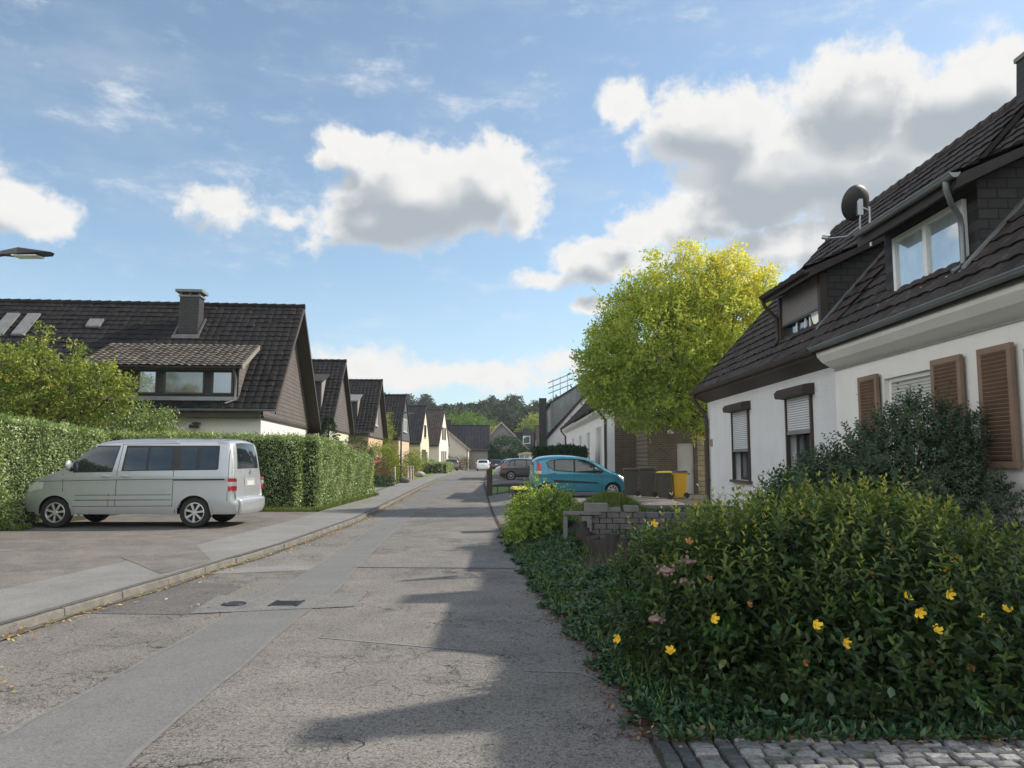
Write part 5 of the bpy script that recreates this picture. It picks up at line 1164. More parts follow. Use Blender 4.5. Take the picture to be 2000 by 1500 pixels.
# blue mini car
def bp(px, py): return ((px-155)*.00405, (1182-py)*.00412)
BPROF = [bp(185,1100),bp(165,1060),bp(160,1000),bp(168,930),bp(178,865),bp(215,828),bp(300,810),bp(420,804),bp(560,810),bp(680,832),bp(780,880),bp(880,938),bp(960,968),bp(1030,1005),bp(1070,1045),bp(1085,1085),bp(1075,1120)]
CB = Car(BPROF, 1.68, 1.0, .20, .10, 4, (.45,.07,.7,.2))
build_car('parked_car', 'small bright blue hatchback parked in front of the brick annex', 'car', (.70, 29.75, .155), R(2), CB, M_blue, (.53,3.06), .285, .22,
    wins=[[bp(300,862),bp(330,848),bp(362,842),bp(362,928),bp(318,900)],[bp(376,840),bp(545,835),bp(545,940),bp(376,930)],[bp(562,836),bp(640,842),bp(705,862),bp(812,935),bp(790,952),bp(562,942)]],
    bands=[[bp(290,862),bp(330,840),bp(400,830),bp(560,828),bp(650,836),bp(712,856),bp(828,940),bp(800,962),bp(560,950),bp(370,938),bp(312,905)]],
    seams=[[bp(555,830),bp(550,960),bp(552,1120)],[bp(300,870),bp(325,980),bp(400,1090)],[bp(812,960),bp(805,1120)],[bp(400,1120),bp(805,1125)]],
    dark=[([bp(358,1016),bp(765,1038),bp(790,1052),bp(372,1040)], M_black, 'rub_strip'), ([bp(235,1040),bp(355,1035),bp(365,1060),bp(240,1065)], M_black, 'bumper_strip')],
    lamps_side=[([bp(203,862),bp(238,865),bp(252,900),bp(250,935),bp(208,935)], M_red, 'tail_light'),([bp(208,937),bp(250,937),bp(244,960),bp(202,965)], M_clear, 'tail_light'),([bp(202,967),bp(244,962),bp(226,995),bp(200,1003)], M_red, 'tail_light'),
        ([bp(958,972),bp(1000,985),bp(1048,1040),bp(1010,1035)], M_clear, 'headlight')],
    ws=(n4(9)+1, n4(11)-1, .80, .92), rw=(n4(3), n4(4)+2, .85, .8), spokes=8, rimr=.20, mirror=(2.36,1.03,.9), handles=((.83,.92),(1.75,.86)), arch=.335, plate=(n4(2), n4(15)))
# hatchbacks and an estate parked further down
GPROF = [(.10,.28),(.02,.42),(.03,.62),(.10,.86),(.22,1.0),(.42,1.30),(.62,1.42),(1.0,1.49),(1.8,1.50),(2.4,1.43),(2.9,1.18),(3.2,1.02),(3.7,.95),(4.1,.84),(4.28,.68),(4.33,.48),(4.26,.26)]
def generic(name, label, loc, rz, paintm, group='cars parked nose-in on the right', **k):
    C = Car(GPROF, 1.78, .98, .22, .10, 3, (.5,.10,.7,.2))
    return build_car(name, label, 'car', loc, rz, C, paintm, (.82,3.45), .33, .24,
        wins=[[(.62,1.06),(.80,1.30),(1.05,1.38),(1.05,1.02)],[(1.12,1.02),(1.12,1.39),(1.85,1.39),(1.88,1.0)],[(1.95,1.0),(1.92,1.39),(2.25,1.36),(2.82,1.06),(2.78,.98)]],
        bands=[[(.55,1.04),(.76,1.34),(1.05,1.42),(1.9,1.43),(2.3,1.40),(2.92,1.06),(2.85,.95),(1.5,.98)]],
        seams=[[(1.9,1.42),(1.92,.35)],[(1.08,1.4),(1.1,.8),(1.25,.6)],[(2.85,.95),(2.85,.35)]],
        dark=[([(.05,.30),(.04,.48),(.50,.46),(.46,.30)], M_black, 'bumper_strip'), ([(1.25,.26),(1.25,.36),(3.0,.36),(3.0,.26)], M_black, 'sill_trim')],
        lamps_side=[([(.10,.80),(.12,.98),(.48,1.0),(.50,.90),(.30,.82)], M_red, 'tail_light'),([(4.22,.68),(3.75,.84),(3.85,.90),(4.15,.80)], M_clear, 'headlight')],
        ws=(27,32,.84,.92), rw=(13,18,.84,.8), spokes=5, rimr=.22, mirror=(2.72,1.05,.9), handles=((1.35,.85),(2.1,.85)), group=group, split=True, plate=(8,43), **k)
generic('parked_car', 'grey hatchback parked behind the blue car, red tail light towards the street', (-.92, 54.5, .13), R(2), M_grey)
generic('parked_car', 'silver car with its bonnet towards the street, between grey and dark cars', (3.0, 58.5, .13), R(181), M_silver)
generic('parked_car', 'near-black car parked beyond the grey hatchback', (-1.25, 64, .13), R(0), M_darkcar)
generic('parked_car', 'white car standing in the roadway at the far end of the street', (-3.95, 105, .0), R(92), M_whitec, group=None)
generic('parked_car', 'black car half hidden beside the white car at the street end', (-2.3, 112, .05), R(95), M_darkcar, group=None)
generic('parked_car', 'grey car in the drive behind the clipped low hedge on the left', (-7.75, 99.5, .12), R(97), M_grey, group=None)

# ------------------------------------------------------------ street furniture
def lamp(label, x, y, h, out):
    t = thing('street_lamp', label, 'street lamp', (x, y, .08), 0, 'street lamps along the left pavement')
    MB().tube([(0,0,-.1),(0,0,.9),(0,0,.92),(0,0,h*.6),(0,0,h-.12),(.06*out,0,h-.03),(.3*out,0,h)], [.075,.075,.055,.052,.045,.035,.03], 12).build('pole', M_pole, t, 40)
    hd = MB().add([(.25*out,-.05,h-.02),(.25*out,.05,h-.02),(.9*out,.14,h-.0),(.9*out,-.14,h-.0),(.55*out,-.14,h-.03),(.55*out,.14,h-.03),
                   (.25*out,-.04,h+.04),(.25*out,.04,h+.04),(.98*out,.05,h+.02),(.98*out,-.05,h+.02),(.55*out,-.12,h+.07),(.55*out,.12,h+.07)],
                  [(0,4,5,1),(4,3,2,5),(6,7,11,10),(10,11,8,9),(0,6,10,4),(4,10,9,3),(1,5,11,7),(5,2,8,11),(3,9,8,2),(0,1,7,6)]).build('lamp_head', M_pole, t, None, .012)
    MB().box(min(.45*out,.8*out), max(.45*out,.8*out), -.10, .10, h-.045, h-.028).build('lamp_glass', M_clear, hd); return t
lamp('dark slim street lamp standing by the low brick pillars', -7.2, 50, 4.55, 1)
lamp('street lamp at the upper left of the photo of which only the head shows', -7.45, 10.6, 4.40, 1)
lamp('distant thin street lamp in front of the grey-fronted house', -6.4, 110, 4.6, 1)
def bin_(label, x, y, rz, s, mb_, ml, z):
    t = thing('wheelie_bin', label, 'bin', (x, y, z), rz, 'wheelie bins by the drive')
    w, d, h = .45*s, .48*s, .91*s
    MB().add([(-w*.40,-d*.40,.03),(w*.40,-d*.40,.03),(w*.40,d*.36,.03),(-w*.40,d*.36,.03),(-w*.5,-d*.5,h*.9),(w*.5,-d*.5,h*.9),(w*.5,d*.5,h*.9),(-w*.5,d*.5,h*.9)],
        [(0,3,2,1),(4,5,6,7),(0,1,5,4),(1,2,6,5),(2,3,7,6),(3,0,4,7)]).box(-w*.53,w*.53,-d*.53,d*.53,h*.9,h*.94).build('body', mb_, t, None, .02)
    MB().add([(-w*.54,-d*.56,h*.945),(w*.54,-d*.56,h*.945),(w*.54,d*.56,h*.945),(-w*.54,d*.56,h*.945),(-w*.46,-d*.42,h),(w*.46,-d*.42,h),(w*.46,d*.5,h*1.02),(-w*.46,d*.5,h*1.02)],
        [(0,3,2,1),(4,5,6,7),(0,1,5,4),(1,2,6,5),(2,3,7,6),(3,0,4,7)]).build('lid', ml, t, None, .015)
    for sx in (-1,1): MB().tube([(sx*w*.40-.025*sx,d*.42,.1),(sx*w*.40+.03*sx,d*.42,.1)], .1, 18).build('wheel', M_black, t, 40)
    MB().tube([(-w*.4,d*.52,h*.88),(-w*.4,d*.66,h*.9),(w*.4,d*.66,h*.9),(w*.4,d*.52,h*.88)], .015, 6).build('handle', ml, t, 50)
M_by = pm('yellow_plastic', (.62,.36,.02), (.55,.31,.02), 3, .5, .1); M_bg = pm('bin_grey', (.05,.048,.042), (.07,.065,.055), 3, .55, .1); M_bb = pm('bin_blue', (.03,.055,.12), (.04,.07,.14), 3, .5, 0)
M_bl = pm('yellow_green_lid', (.50,.46,.06), (.44,.40,.05), 3, .5, 0)
M_bbr = pm('bin_brown', (.065,.058,.045), (.05,.045,.036), 3, .55, .1)
zb2 = float(zr(np.array(4.8), np.array(26.5)))+.01
bin_('large dark wheelie bin next to the nose of the blue car', 4.78, 27.4, R(-95), 1.15, M_bbr, M_bg, zb2)
bin_('black wheelie bin tucked behind the large dark one', 4.35, 28.3, R(-95), 1.1, M_bg, M_bg, zb2)
bin_('grey wheelie bin with a yellow-green lid, middle of the row', 5.22, 26.6, R(-95), 1.0, M_bbr, M_bl, zb2)
bin_('yellow wheelie bin with a dark blue lid near the door', 5.78, 26.7, R(-95), 1.02, M_by, M_bb, zb2)
bin_('dark bin with bright yellow lid beside the road edge shrub', .22, 17.6, R(10), .96, M_bg, M_bl, float(zr(np.array(.2), np.array(17.6))))
# fences, posts, small walls
t = thing('wooden_fence', 'dark brown wooden fence post with a low rail beside the road', 'fence', (-.95, 33.5, 0), 0)
MB().box(-.14,.1,-.1,.1,0,1.15).build('post', M_bwood, t, None, .01)
mb = MB(); 
for k in range(6): mb.box(.3+k*.5,.34+k*.5,-.03,.0,.1,.5)
mb.box(.1,3.2,-.02,.02,.42,.50); mb.build('rail', M_dwood, t)
t = thing('brick_pillar_wall', 'low pale brick wall with three pillars beside the left pavement', 'wall', (-7.4, 53, .09), 0)
mb = MB()
for k in range(3): mb.box(-.15,.25,.0+k*1.5,.35+k*1.5,0,1.05)
mb.box(0,.15,.36,3.2,0,.7); mb.build('masonry', brickmat('pale_brick','yz',(.42,.34,.27),(.36,.29,.23),(.25,.2,.16),.3,.12,.01), t)
MB().box(-.5,-.16,-.02,.33,0,1.1).build('gate_post', M_black, t)
mb = MB()
mb.tube([(0,0,0),(0,0,1.0)], .035, 10); mb.lathe([(.045,0),(.05,.03),(.035,.06),(0,.07)], 12, 'z', (0,0,1.0))
o = mb.build('marker_post', M_wframe, None, 50); o.location = (-6.75, 44.6, .09); tag(o, 'slim white marker post between the rose bed and the lamp', 'post')
def rock(label, x, y, r, mat, seed):
    o = MB().blob((0,0,r*.5), (r,r*.8,r*.6), seed, .15, 2).build('boulder', mat, None, 180); o.location = (x,y,.09); tag(o, label, 'boulder')
rock('dark rounded boulder at the foot of the street lamp', -6.85, 49.6, .33, M_block, 2)
rock('pale boulder on the lawn in front of the low hedge', -7.9, 66, .45, pm('pale_rock',(.4,.38,.34),(.3,.28,.25),4,.9,.4), 5)
# stacked block wall
def zrs(x, y): return float(zr(np.array(float(x)), np.array(float(y))))
t = thing('stacked_block_wall', 'dry-stacked wall of grey concrete blocks in the right garden', 'wall', (.85, 12.9, zrs(1.6,12.9)-.22), R(-3))
mb = MB(); rb = random.Random(9)
for row in range(7):
    x = .10 if row % 2 else 0; x += .28
    while x < 2.9:
        w = .215; mb.box(x+rb.uniform(0,.006), x+w-.008, -.11+rb.uniform(-.012,.012), .11, row*.092, row*.092+.086); x += w
mb.build('blocks', M_block, t, None, .008)
mb = MB()
for (x,z0,w,h) in ((.35,0,.38,.14),(.72,0,.22,.07),(1.0,0,.24,.10)): mb.box(x, x+w, -.12+rb.uniform(-.02,.02), .1, .646, .646+h)
mb.build('loose_blocks', pm('block_light',(.22,.21,.20),(.15,.145,.14),5,.9,.5), t, None, .008)
mb = MB().box(0,.62,-.16,.12,.60,.645); mb.build('slab', M_conc, t, None, .006)
mb = MB().box(.0,.07,-.12,-.05,-.1,.599).box(.30,.46,-.19,-.13,.30,.58); mb.build('stake', M_conc, t, None, .005)
t = thing('low_garden_kerb', 'low grey edging wall between the drive and the grassy mound', 'wall', (3.0, 19.6, zrs(3,19.6)), R(-4))
mb = MB()
for k in range(12): mb.box(-.6+k*.42,-.6+k*.42+.405,-.08,.08,-.1,.20+rb.uniform(-.01,.01))
mb.build('edging_stones', M_conc, t, None, .01)
# rotting palisade
rp = random.Random(8)
t = thing('log_palisade', 'row of dark weathered palisade logs below the block wall', 'palisade', (1.0, 11, 0), 0)
P0 = [(1.05,12.3),(1.15,11.5),(1.2,10.7),(1.3,9.9),(1.45,9.1),(1.6,8.4)]
for (a, b) in zip(P0, P0[1:]):
    mb = MB(); n = 6
    for i in range(n):
        x = a[0]+(b[0]-a[0])*i/n; y = a[1]+(b[1]-a[1])*i/n; h = rp.uniform(.15,.40)+zrs(x,y)
        mb.tube([(x-1.0,y-11,zrs(x,y)-.1),(x-1.0+rp.uniform(-.02,.02),y-11,h)], [.068,.06], 9)
    mb.build('log_section', M_dwood, t, 50)

# ------------------------------------------------------------ vegetation, left
hedge('clipped_hedge', 'tall clipped hedge running along the left edge past the van nose', [(-11.45,9.0,2.5),(-11.5,14,2.5),(-11.65,17,2.5),(-12.1,22.3,2.32)], .9, 900, .062, L_hedge, .09)
hedge('clipped_hedge', 'clipped hedge behind the van turning the corner along the pavement', [(-12.2,22.95,2.32),(-9,23.15,2.27),(-6.35,23.35,2.22),(-6.35,27.0,2.08),(-6.3,28.6,1.86),(-6.22,32.0,1.66)], .95, 950, .062, L_hedge, .09)
def grass_stuff(name, label, n, fx, fy, fz, hgt, mat, wd=.008):
    x = fx(n); y = fy(x, n); z = fz(x, y); P = np.stack([x, y, z], 1); T = unit(rdir(n)*.45+np.array([0,0,1.])); 
    o = leaf_obj(name, P, T, rdir(n), hgt*RNG.uniform(.5,1.3,n), wd, mat, None, 0.05); tag(o, label, 'grass', kind='stuff'); return o
grass_stuff('weeds', 'weeds and short grass at the foot of the clipped hedges', 9000, lambda n: RNG.uniform(0,1,n), lambda u,n: np.where(u<.35, 16.4+RNG.random(n)*.5, np.where(u<.7, 22.35+RNG.random(n)*.55, 22.5+RNG.random(n)*10)), lambda u,y: 0*u+.1, .13, L_grass, .02)
o = bpy.data.objects['weeds']; co = np.empty(len(o.data.vertices)*3); o.data.vertices.foreach_get('co', co); co = co.reshape(-1,4,3)
u = co[:,0,0].copy(); tx = np.where(u<.35, -14+u/.35*3.6, np.where(u<.7, -10.8+(u-.35)/.35*5.0, -5.72+RNG.random(len(u))*.15+0*u)); co[:,:,0] += (tx-u)[:,None]
o.data.vertices.foreach_set('co', co.ravel()); o.data.update()
bush('low_shrub', 'small dark round shrub at the nose of the van', (-11.2,16.7,.1), [(0,0,.35,.55,.4,.45)], 350, 12, .10, .06, L_hedge)
tone_sun = lambda c, k: (lambda P: (P[:,2]-c)*k)
tree('apple_tree', 'yellowish green garden tree behind the tall hedge on the left', (-14.75,23.5,0), 1.8, .14,
   [(-1.2,0,3.3,1.9,1.6,1.2),(.5,.2,3.5,1.4,1.4,1.1),(-.3,0,4.3,1.1,1.1,.8),(1.75,.3,3.5,1.0,1.0,1.0),(-2.8,0,3.6,1.4,1.3,1.1),(.15,0,5.3,.22,.25,.65),(.05,0,4.9,.4,.4,.4),(1.3,0,4.6,.35,.35,.55),(2.2,.1,4.3,.3,.3,.4),(-1.4,0,4.9,.35,.35,.5),(2.7,.1,3.8,.35,.35,.4),(-4.4,.5,3.4,1.5,1.3,1.1)], 1350, 24, .12, .12, L_apple, 18, 3, shell=.7)
bush('garden_bush', 'green round bush between the garden tree and the white wall of the first house', (-11.6,25.2,0),
   [(-.7,0,2.2,1.0,.9,.9),(.25,0,2.0,.75,.8,.7),(-.5,0,2.9,.5,.5,.55),(.2,0,2.75,.35,.4,.4),(-1.3,0,2.6,.5,.6,.5)], 560, 22, .14, .085, L_hedge, stems=10)
# roadside garden plants further on
def spruce(label, x, y, h, r, n=5000):
    t = thing('small_spruce', label, 'conifer', (x,y,0), 0); MB().tube([(0,0,-.05),(0,0,h)],[.08,.02],8).build('trunk', M_bark, t)
    z = RNG.random(n)**1.5*.92; a = RNG.random(n)*2*pi; lay = 1-.35*((z*9)%1); rr_ = r*(1-z)*lay*RNG.uniform(.3,1,n)**.5
    P = np.stack([rr_*np.cos(a), rr_*np.sin(a), .25+z*(h-.3)], 1); T = np.stack([np.cos(a), np.sin(a), .25+0*a], 1)+rdir(n)*.4
    leaf_obj('crown', P, T, rdir(n)+np.array([0,0,1.]), .16, .04, L_conif, t)
spruce('grey-green young spruce poking over the corner of the hedge', -9.3, 39, 4.1, 1.6)
bush('clipped_yew', 'dome-shaped dark clipped yew in front of the peach house', (-9.35,46.0,.0), [(0,0,1.35,1.15,1.1,1.6),(-.35,-.5,1.2,.8,.8,1.1)], 800, 16, .07, .07, L_conif, cat='shrub', shell=.95)
bush('willow_shrub', 'loose grey-green shrub behind the roses by the left pavement', (-8.6,50.5,.0), [(0,0,1.5,1.2,1.1,1.1),(.7,-.3,.9,.9,.8,.8)], 420, 20, .2, .11, L_apple, cat='shrub')
bush('rose_bed', 'reddish rose bushes in the bed beside the garden path', (-7.9,44,.1), [(0,0,.7,.9,1.2,.75),(.6,-.8,.45,.7,.9,.45)], 380, 16, .14, .08, L_brown, cat='rose bush')
rbed = bpy.data.objects['rose_bed']
for i in range(9):
    mb = MB().blob((random.uniform(-.2,1.0), -.9+random.uniform(-.3,.4), 1.38+random.uniform(-.06,.2)), (.08,.08,.07), i, .25, 1); mb.build('rose_bloom', M_pink, rbed)
bush('edging_plants', 'low dark green edging plants along the rose bed', (-8.0,42.3,.1), [(-.6,0,.25,.7,.5,.35),(.5,.1,.25,.6,.5,.35),(1.0,1.0,.3,.4,.6,.35)], 300, 14, .1, .08, L_ivy, cat='plant')
tree('street_tree', 'leafy garden tree showing between the third and fourth gable', (-11.9,71,0), 2.2, .12, [(0,0,4.4,.75,.8,1.4),(-.5,.2,3.2,.9,.9,1.0)], 260, 22, .24, .16, L_apple, 8, 5)
hedge('low_hedge', 'low dark box hedge across the lawn in front of the fifth house', [(-12.5,82,1.15),(-7.4,82.2,1.15),(-7.5,88.5,1.15),(-7.8,96,1.1)], .9, 160, .13, L_hedge, .1)
bush('front_shrub', 'small shrub by the entrance of the fifth house', (-9.5,86,.1), [(0,0,.8,.9,.7,.8)], 160, 16, .2, .13, L_hedge)
bush('front_shrub', 'flowering reddish shrubs before the grey-fronted house', (-7.6,114,.1), [(0,0,.9,1.8,1,.9),(-2.4,0,1.2,1.2,1,1.1)], 240, 14, .25, .18, L_brown)
bush('grey_shrub', 'pale grey-green shrub against the fourth house', (-9.2,72,.1), [(0,0,1.2,.9,.9,1.1)], 200, 16, .2, .13, L_apple)
hedge('dark_hedge', 'tall dark hedge behind the parked blue car', [(1.3,44.5,2.2),(3.6,44.3,2.3)], 1.6, 260, .11, L_conif, .1)
hedge('dark_hedge', 'dark hedge crossing in front of the white street wall', [(2.2,37.2,2.2),(3.55,37.1,2.1)], 1.4, 350, .10, L_conif, .1)
bush('dark_evergreen', 'dark evergreen bush right of the grey-fronted house', (-.9,122,0), [(0,0,2.6,3.0,2.4,2.6),(-2.2,0,1.6,1.6,1.5,1.7)], 420, 18, .35, .3, L_conif)
bush('dark_evergreen', 'rounded evergreen before the blue-grey roofed house', (5.2,128,0), [(0,0,1.9,2.8,2,1.9)], 300, 16, .35, .28, L_far)
# weeds along the kerb, litter
n = 900; y = RNG.uniform(5,45,n)**1.0; y = 5+40*RNG.random(n)**1.4; x = ev(LE, y)+.04+np.abs(RNG.normal(0,.10,n)); k = RNG.random(n) < .12; x = np.where(k, x+RNG.random(n)*1.2, x)
P = np.stack([x, y, .02+0*x], 1); o = leaf_obj('leaf_litter', P, unit(rdir(n)*np.array([1,1,.25])), unit(rdir(n)*.35+np.array([0,0,1.])), .055*RNG.uniform(.6,1.4,n), .03, L_litter); tag(o, 'dry yellow leaves fallen along the left kerb', 'leaf litter', kind='stuff')
n = 1500; y = RNG.uniform(4.5,9.5,n); x = ev(RE, y)+RNG.normal(.02,.10,n); P = np.stack([x, y, np.maximum(zr(x,y),.012)+.012], 1)
x2 = RNG.uniform(.9,3.4,500); P = np.concatenate([P, np.stack([x2, 4.55+RNG.normal(0,.07,500), .035+0*x2], 1)]); n = len(P)
o = leaf_obj('leaf_litter', P, unit(rdir(n)*np.array([1,1,.3])), unit(rdir(n)*.5+np.array([0,0,1.])), .04*RNG.uniform(.5,1.4,n), .02, leafmat('brown_litter', [(0,(.05,.025,.015)),(.7,(.14,.06,.03)),(1,(.40,.28,.10))], .1)); tag(o, 'brown dead leaves along the right road edge and the cobbles', 'leaf litter', kind='stuff')

# ------------------------------------------------------------ vegetation, right
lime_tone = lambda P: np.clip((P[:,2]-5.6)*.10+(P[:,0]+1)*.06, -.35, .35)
tree('yellowing_tree', 'large yellow-green tree rising behind the white house corner', (7.45,26.3,.1), 3.2, .15,
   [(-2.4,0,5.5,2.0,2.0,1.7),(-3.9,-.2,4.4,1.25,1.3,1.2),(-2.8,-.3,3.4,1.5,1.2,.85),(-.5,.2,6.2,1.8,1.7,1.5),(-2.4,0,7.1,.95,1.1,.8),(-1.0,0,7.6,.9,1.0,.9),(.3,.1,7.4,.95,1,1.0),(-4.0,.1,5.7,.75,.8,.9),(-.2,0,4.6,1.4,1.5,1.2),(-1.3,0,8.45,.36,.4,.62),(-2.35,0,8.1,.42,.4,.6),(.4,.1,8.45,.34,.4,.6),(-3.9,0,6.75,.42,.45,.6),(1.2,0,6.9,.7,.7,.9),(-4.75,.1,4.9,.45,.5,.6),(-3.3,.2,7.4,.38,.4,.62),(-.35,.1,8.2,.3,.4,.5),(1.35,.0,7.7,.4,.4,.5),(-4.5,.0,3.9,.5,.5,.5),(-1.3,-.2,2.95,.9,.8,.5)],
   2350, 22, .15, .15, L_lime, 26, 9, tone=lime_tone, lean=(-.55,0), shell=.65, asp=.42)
LT = bpy.data.objects['yellowing_tree']; E_ = [(-2.4,0,5.5,2.0,2.0,1.7),(-3.9,-.2,4.4,1.25,1.3,1.2),(-2.8,-.3,3.4,1.5,1.2,.85),(-.5,.2,6.2,1.8,1.7,1.5),(-2.4,0,7.1,.95,1.1,.8),(-1.0,0,7.6,.9,1.0,.9),(.3,.1,7.4,.95,1,1.0),(1.2,0,6.9,.7,.7,.9),(-3.9,0,6.75,.42,.45,.6)]
P, d = ell_points(E_, 900, 1.0); dn = .35+.65*(P[:,2] > 4.5)
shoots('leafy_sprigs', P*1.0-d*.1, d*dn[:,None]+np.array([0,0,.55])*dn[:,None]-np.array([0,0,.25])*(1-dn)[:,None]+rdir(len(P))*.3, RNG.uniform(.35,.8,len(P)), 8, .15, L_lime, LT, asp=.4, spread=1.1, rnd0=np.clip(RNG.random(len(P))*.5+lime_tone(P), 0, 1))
P = np.array([[-1.2,-.6,2.5],[-1.0,-.5,2.4],[-.4,-.5,2.6],[-1.4,-.4,2.35],[-.2,-.6,2.9],[0,-.4,3.1]]); P = np.repeat(P, 3, 0)+RNG.normal(size=(18,3))*.12
shoots('hanging_sprigs', P, np.array([.5,0,-.35])+rdir(18)*.5, RNG.uniform(.4,.7,18), 7, .14, L_lime, LT, asp=.4, rnd0=.5+RNG.random(18)*.3)
# grassy mound
bm_n = 24; XX, YY = np.meshgrid(np.linspace(-1,1,bm_n), np.linspace(-1,1,bm_n), indexing='ij'); rr2 = XX**2+YY**2
o = grid_mesh('grass_mound', XX*1.1, YY*1.6, .50*np.exp(-rr2*2.2)-.06, M_grass); o.location = (2.15,17.0,zrs(2.15,17)); tag(o, 'overgrown heap of earth behind the block wall', 'earth mound', kind='stuff')
if o.data.polygons[0].normal.z < 0: o.data.flip_normals()
n = 9000; a = RNG.normal(0,.42,n); b = RNG.normal(0,.42,n); P = np.stack([2.15+a*1.1, 17+b*1.6, zr(2.15+a*1.1,17+b*1.6)+.50*np.exp(-(a*a+b*b)*2.2)-.05], 1)
o = leaf_obj('long_grass', P, unit(rdir(n)*.6+np.array([0,0,1.])), rdir(n), .16*RNG.uniform(.5,1.3,n), .014, L_grass, None, .05); tag(o, 'long grass growing over the earth heap', 'grass', kind='stuff')
# ivy and weeds over the verge
n = 44000; y = 4.75+(16.5-4.75)*RNG.random(n)**.8; re = ev(RE, y); wv = .80+.2*np.sin(y*1.7)
x = re-.04+.06*np.sin(y*5)+.05*np.sin(y*13)+RNG.random(n)*wv*np.where(y > 12.5, 1.4, 1.)
hh = (.05+.10*np.abs(np.sin(x*4.1+y*2.7)*np.cos(y*3.3-x*2)))*sst((x-re+.08)/.35)
z = zr(x, y)+hh*RNG.random(n)**.6+.01
P = np.stack([x, y, z], 1); o = leaf6('ivy_cover', P, unit(rdir(n)*np.array([1,1,.4])), unit(rdir(n)*.6+np.array([0,0,1.])), .050*RNG.uniform(.5,1.4,n), .036*RNG.uniform(.8,1.2,n), L_ivy); tag(o, 'dark green ivy and weeds covering the sloping verge on the right', 'ground cover', kind='stuff')
n = 2200; y = 4.8+11*RNG.random(n); x = ev(RE,y)+RNG.random(n)*1.0; P = np.stack([x,y,zr(x,y)+.05],1)
o = leaf_obj('verge_grass', P, unit(rdir(n)*.6+np.array([0,0,1.])), rdir(n), .13*RNG.uniform(.5,1.4,n), .008, L_grass, None, .05); tag(o, 'tufts of grass among the ivy on the right verge', 'grass', kind='stuff')
n = 14000; x = RNG.uniform(1.6,5.4,n); y = RNG.uniform(8.5,19,n); P = np.stack([x,y,zr(x,y)+RNG.random(n)*.12],1)
o = leaf_obj('garden_weeds', P, unit(rdir(n)*.7+np.array([0,0,.6])), rdir(n)+np.array([0,0,1.]), .07*RNG.uniform(.5,1.4,n), .035, L_ivy); tag(o, 'low weeds covering the garden bed before the white houses', 'ground cover', kind='stuff')

n = 9000; x = RNG.uniform(.85,5.2,n); y = 4.5+RNG.random(n)**1.3*.9; P = np.stack([x,y,zr(x,y)+.01+RNG.random(n)*.07*sst((y-4.5)/.3)],1)
o = leaf_obj('bed_weeds', P, unit(rdir(n)*.8+np.array([0,-.3,.5])), rdir(n)+np.array([0,0,1.]), .06*RNG.uniform(.5,1.4,n), .028, L_ivy); tag(o, 'weeds and fallen leaves between the flowering bush and the cobbles', 'ground cover', kind='stuff')
# big St John's wort in the foreground
wl = (2.75, 5.9, 0)
wt = thing('flowering_bush', 'big dark green bush with yellow flowers beside the cobbles', 'bush', wl)
WE = [(-1.62,.0,.5,.40,.5,.54),(-1.5,-.5,.42,.36,.4,.44),(-1.25,-.5,.62,.42,.42,.56),(-.8,-.35,.64,.6,.6,.68),(-1.0,.3,.6,.6,.6,.6),(-.2,-.1,.60,.95,.9,.73),(.55,-.25,.47,.95,.9,.58),(1.35,-.25,.33,.9,.85,.46),(.2,.7,.68,1.0,.6,.6),(2.2,.0,.32,.8,.8,.45),(-1.25,-.85,.25,.45,.35,.32),(-.5,-.98,.3,.75,.36,.40),(.4,-1.0,.3,1.0,.38,.40),(1.5,-1.0,.28,.9,.38,.38),(2.5,-.8,.26,.8,.45,.36)]
def surf(ells, n):
    P, d = ell_points(ells, n, 1.0); E = np.array(ells); keep = np.ones(n, bool)
    for e in E: keep &= ((((P-e[:3])/e[3:6])**2).sum(1) > .80)
    keep &= P[:,2] > .02; return P[keep], d[keep]
P, d = surf(WE, 8600)
shoots('leafy_shoots', P-d*.06, d*.6+np.array([0,0,.75])+rdir(len(P))*.35, RNG.uniform(.10,.24,len(P)), 4, .068, L_wort, wt, asp=.40, fine=True, rnd0=np.clip(RNG.random(len(P))*.52-.10+(P[:,2]-.65)*.45-np.clip(P[:,0], 0, 3)*.06, 0, 1))  # sunlit crown and dimmer right side painted into the leaf tones
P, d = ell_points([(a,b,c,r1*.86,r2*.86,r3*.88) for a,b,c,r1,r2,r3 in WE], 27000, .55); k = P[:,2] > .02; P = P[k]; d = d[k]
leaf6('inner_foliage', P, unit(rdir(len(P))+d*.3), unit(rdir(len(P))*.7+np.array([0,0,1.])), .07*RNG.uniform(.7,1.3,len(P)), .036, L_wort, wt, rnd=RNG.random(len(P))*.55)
# tall thin shoots on the crown of the bush
P, d = surf(WE, 1500); k = (P[:,2] > .82) & (RNG.random(len(P)) < .8); P, d = P[k], d[k]
shoots('tall_shoots', P-d*.05, np.array([0,0,1.])+d*.25+rdir(len(P))*.28, RNG.uniform(.18,.36,len(P)), 6, .050, L_wort, wt, fine=True, rnd0=.45+RNG.random(len(P))*.4)
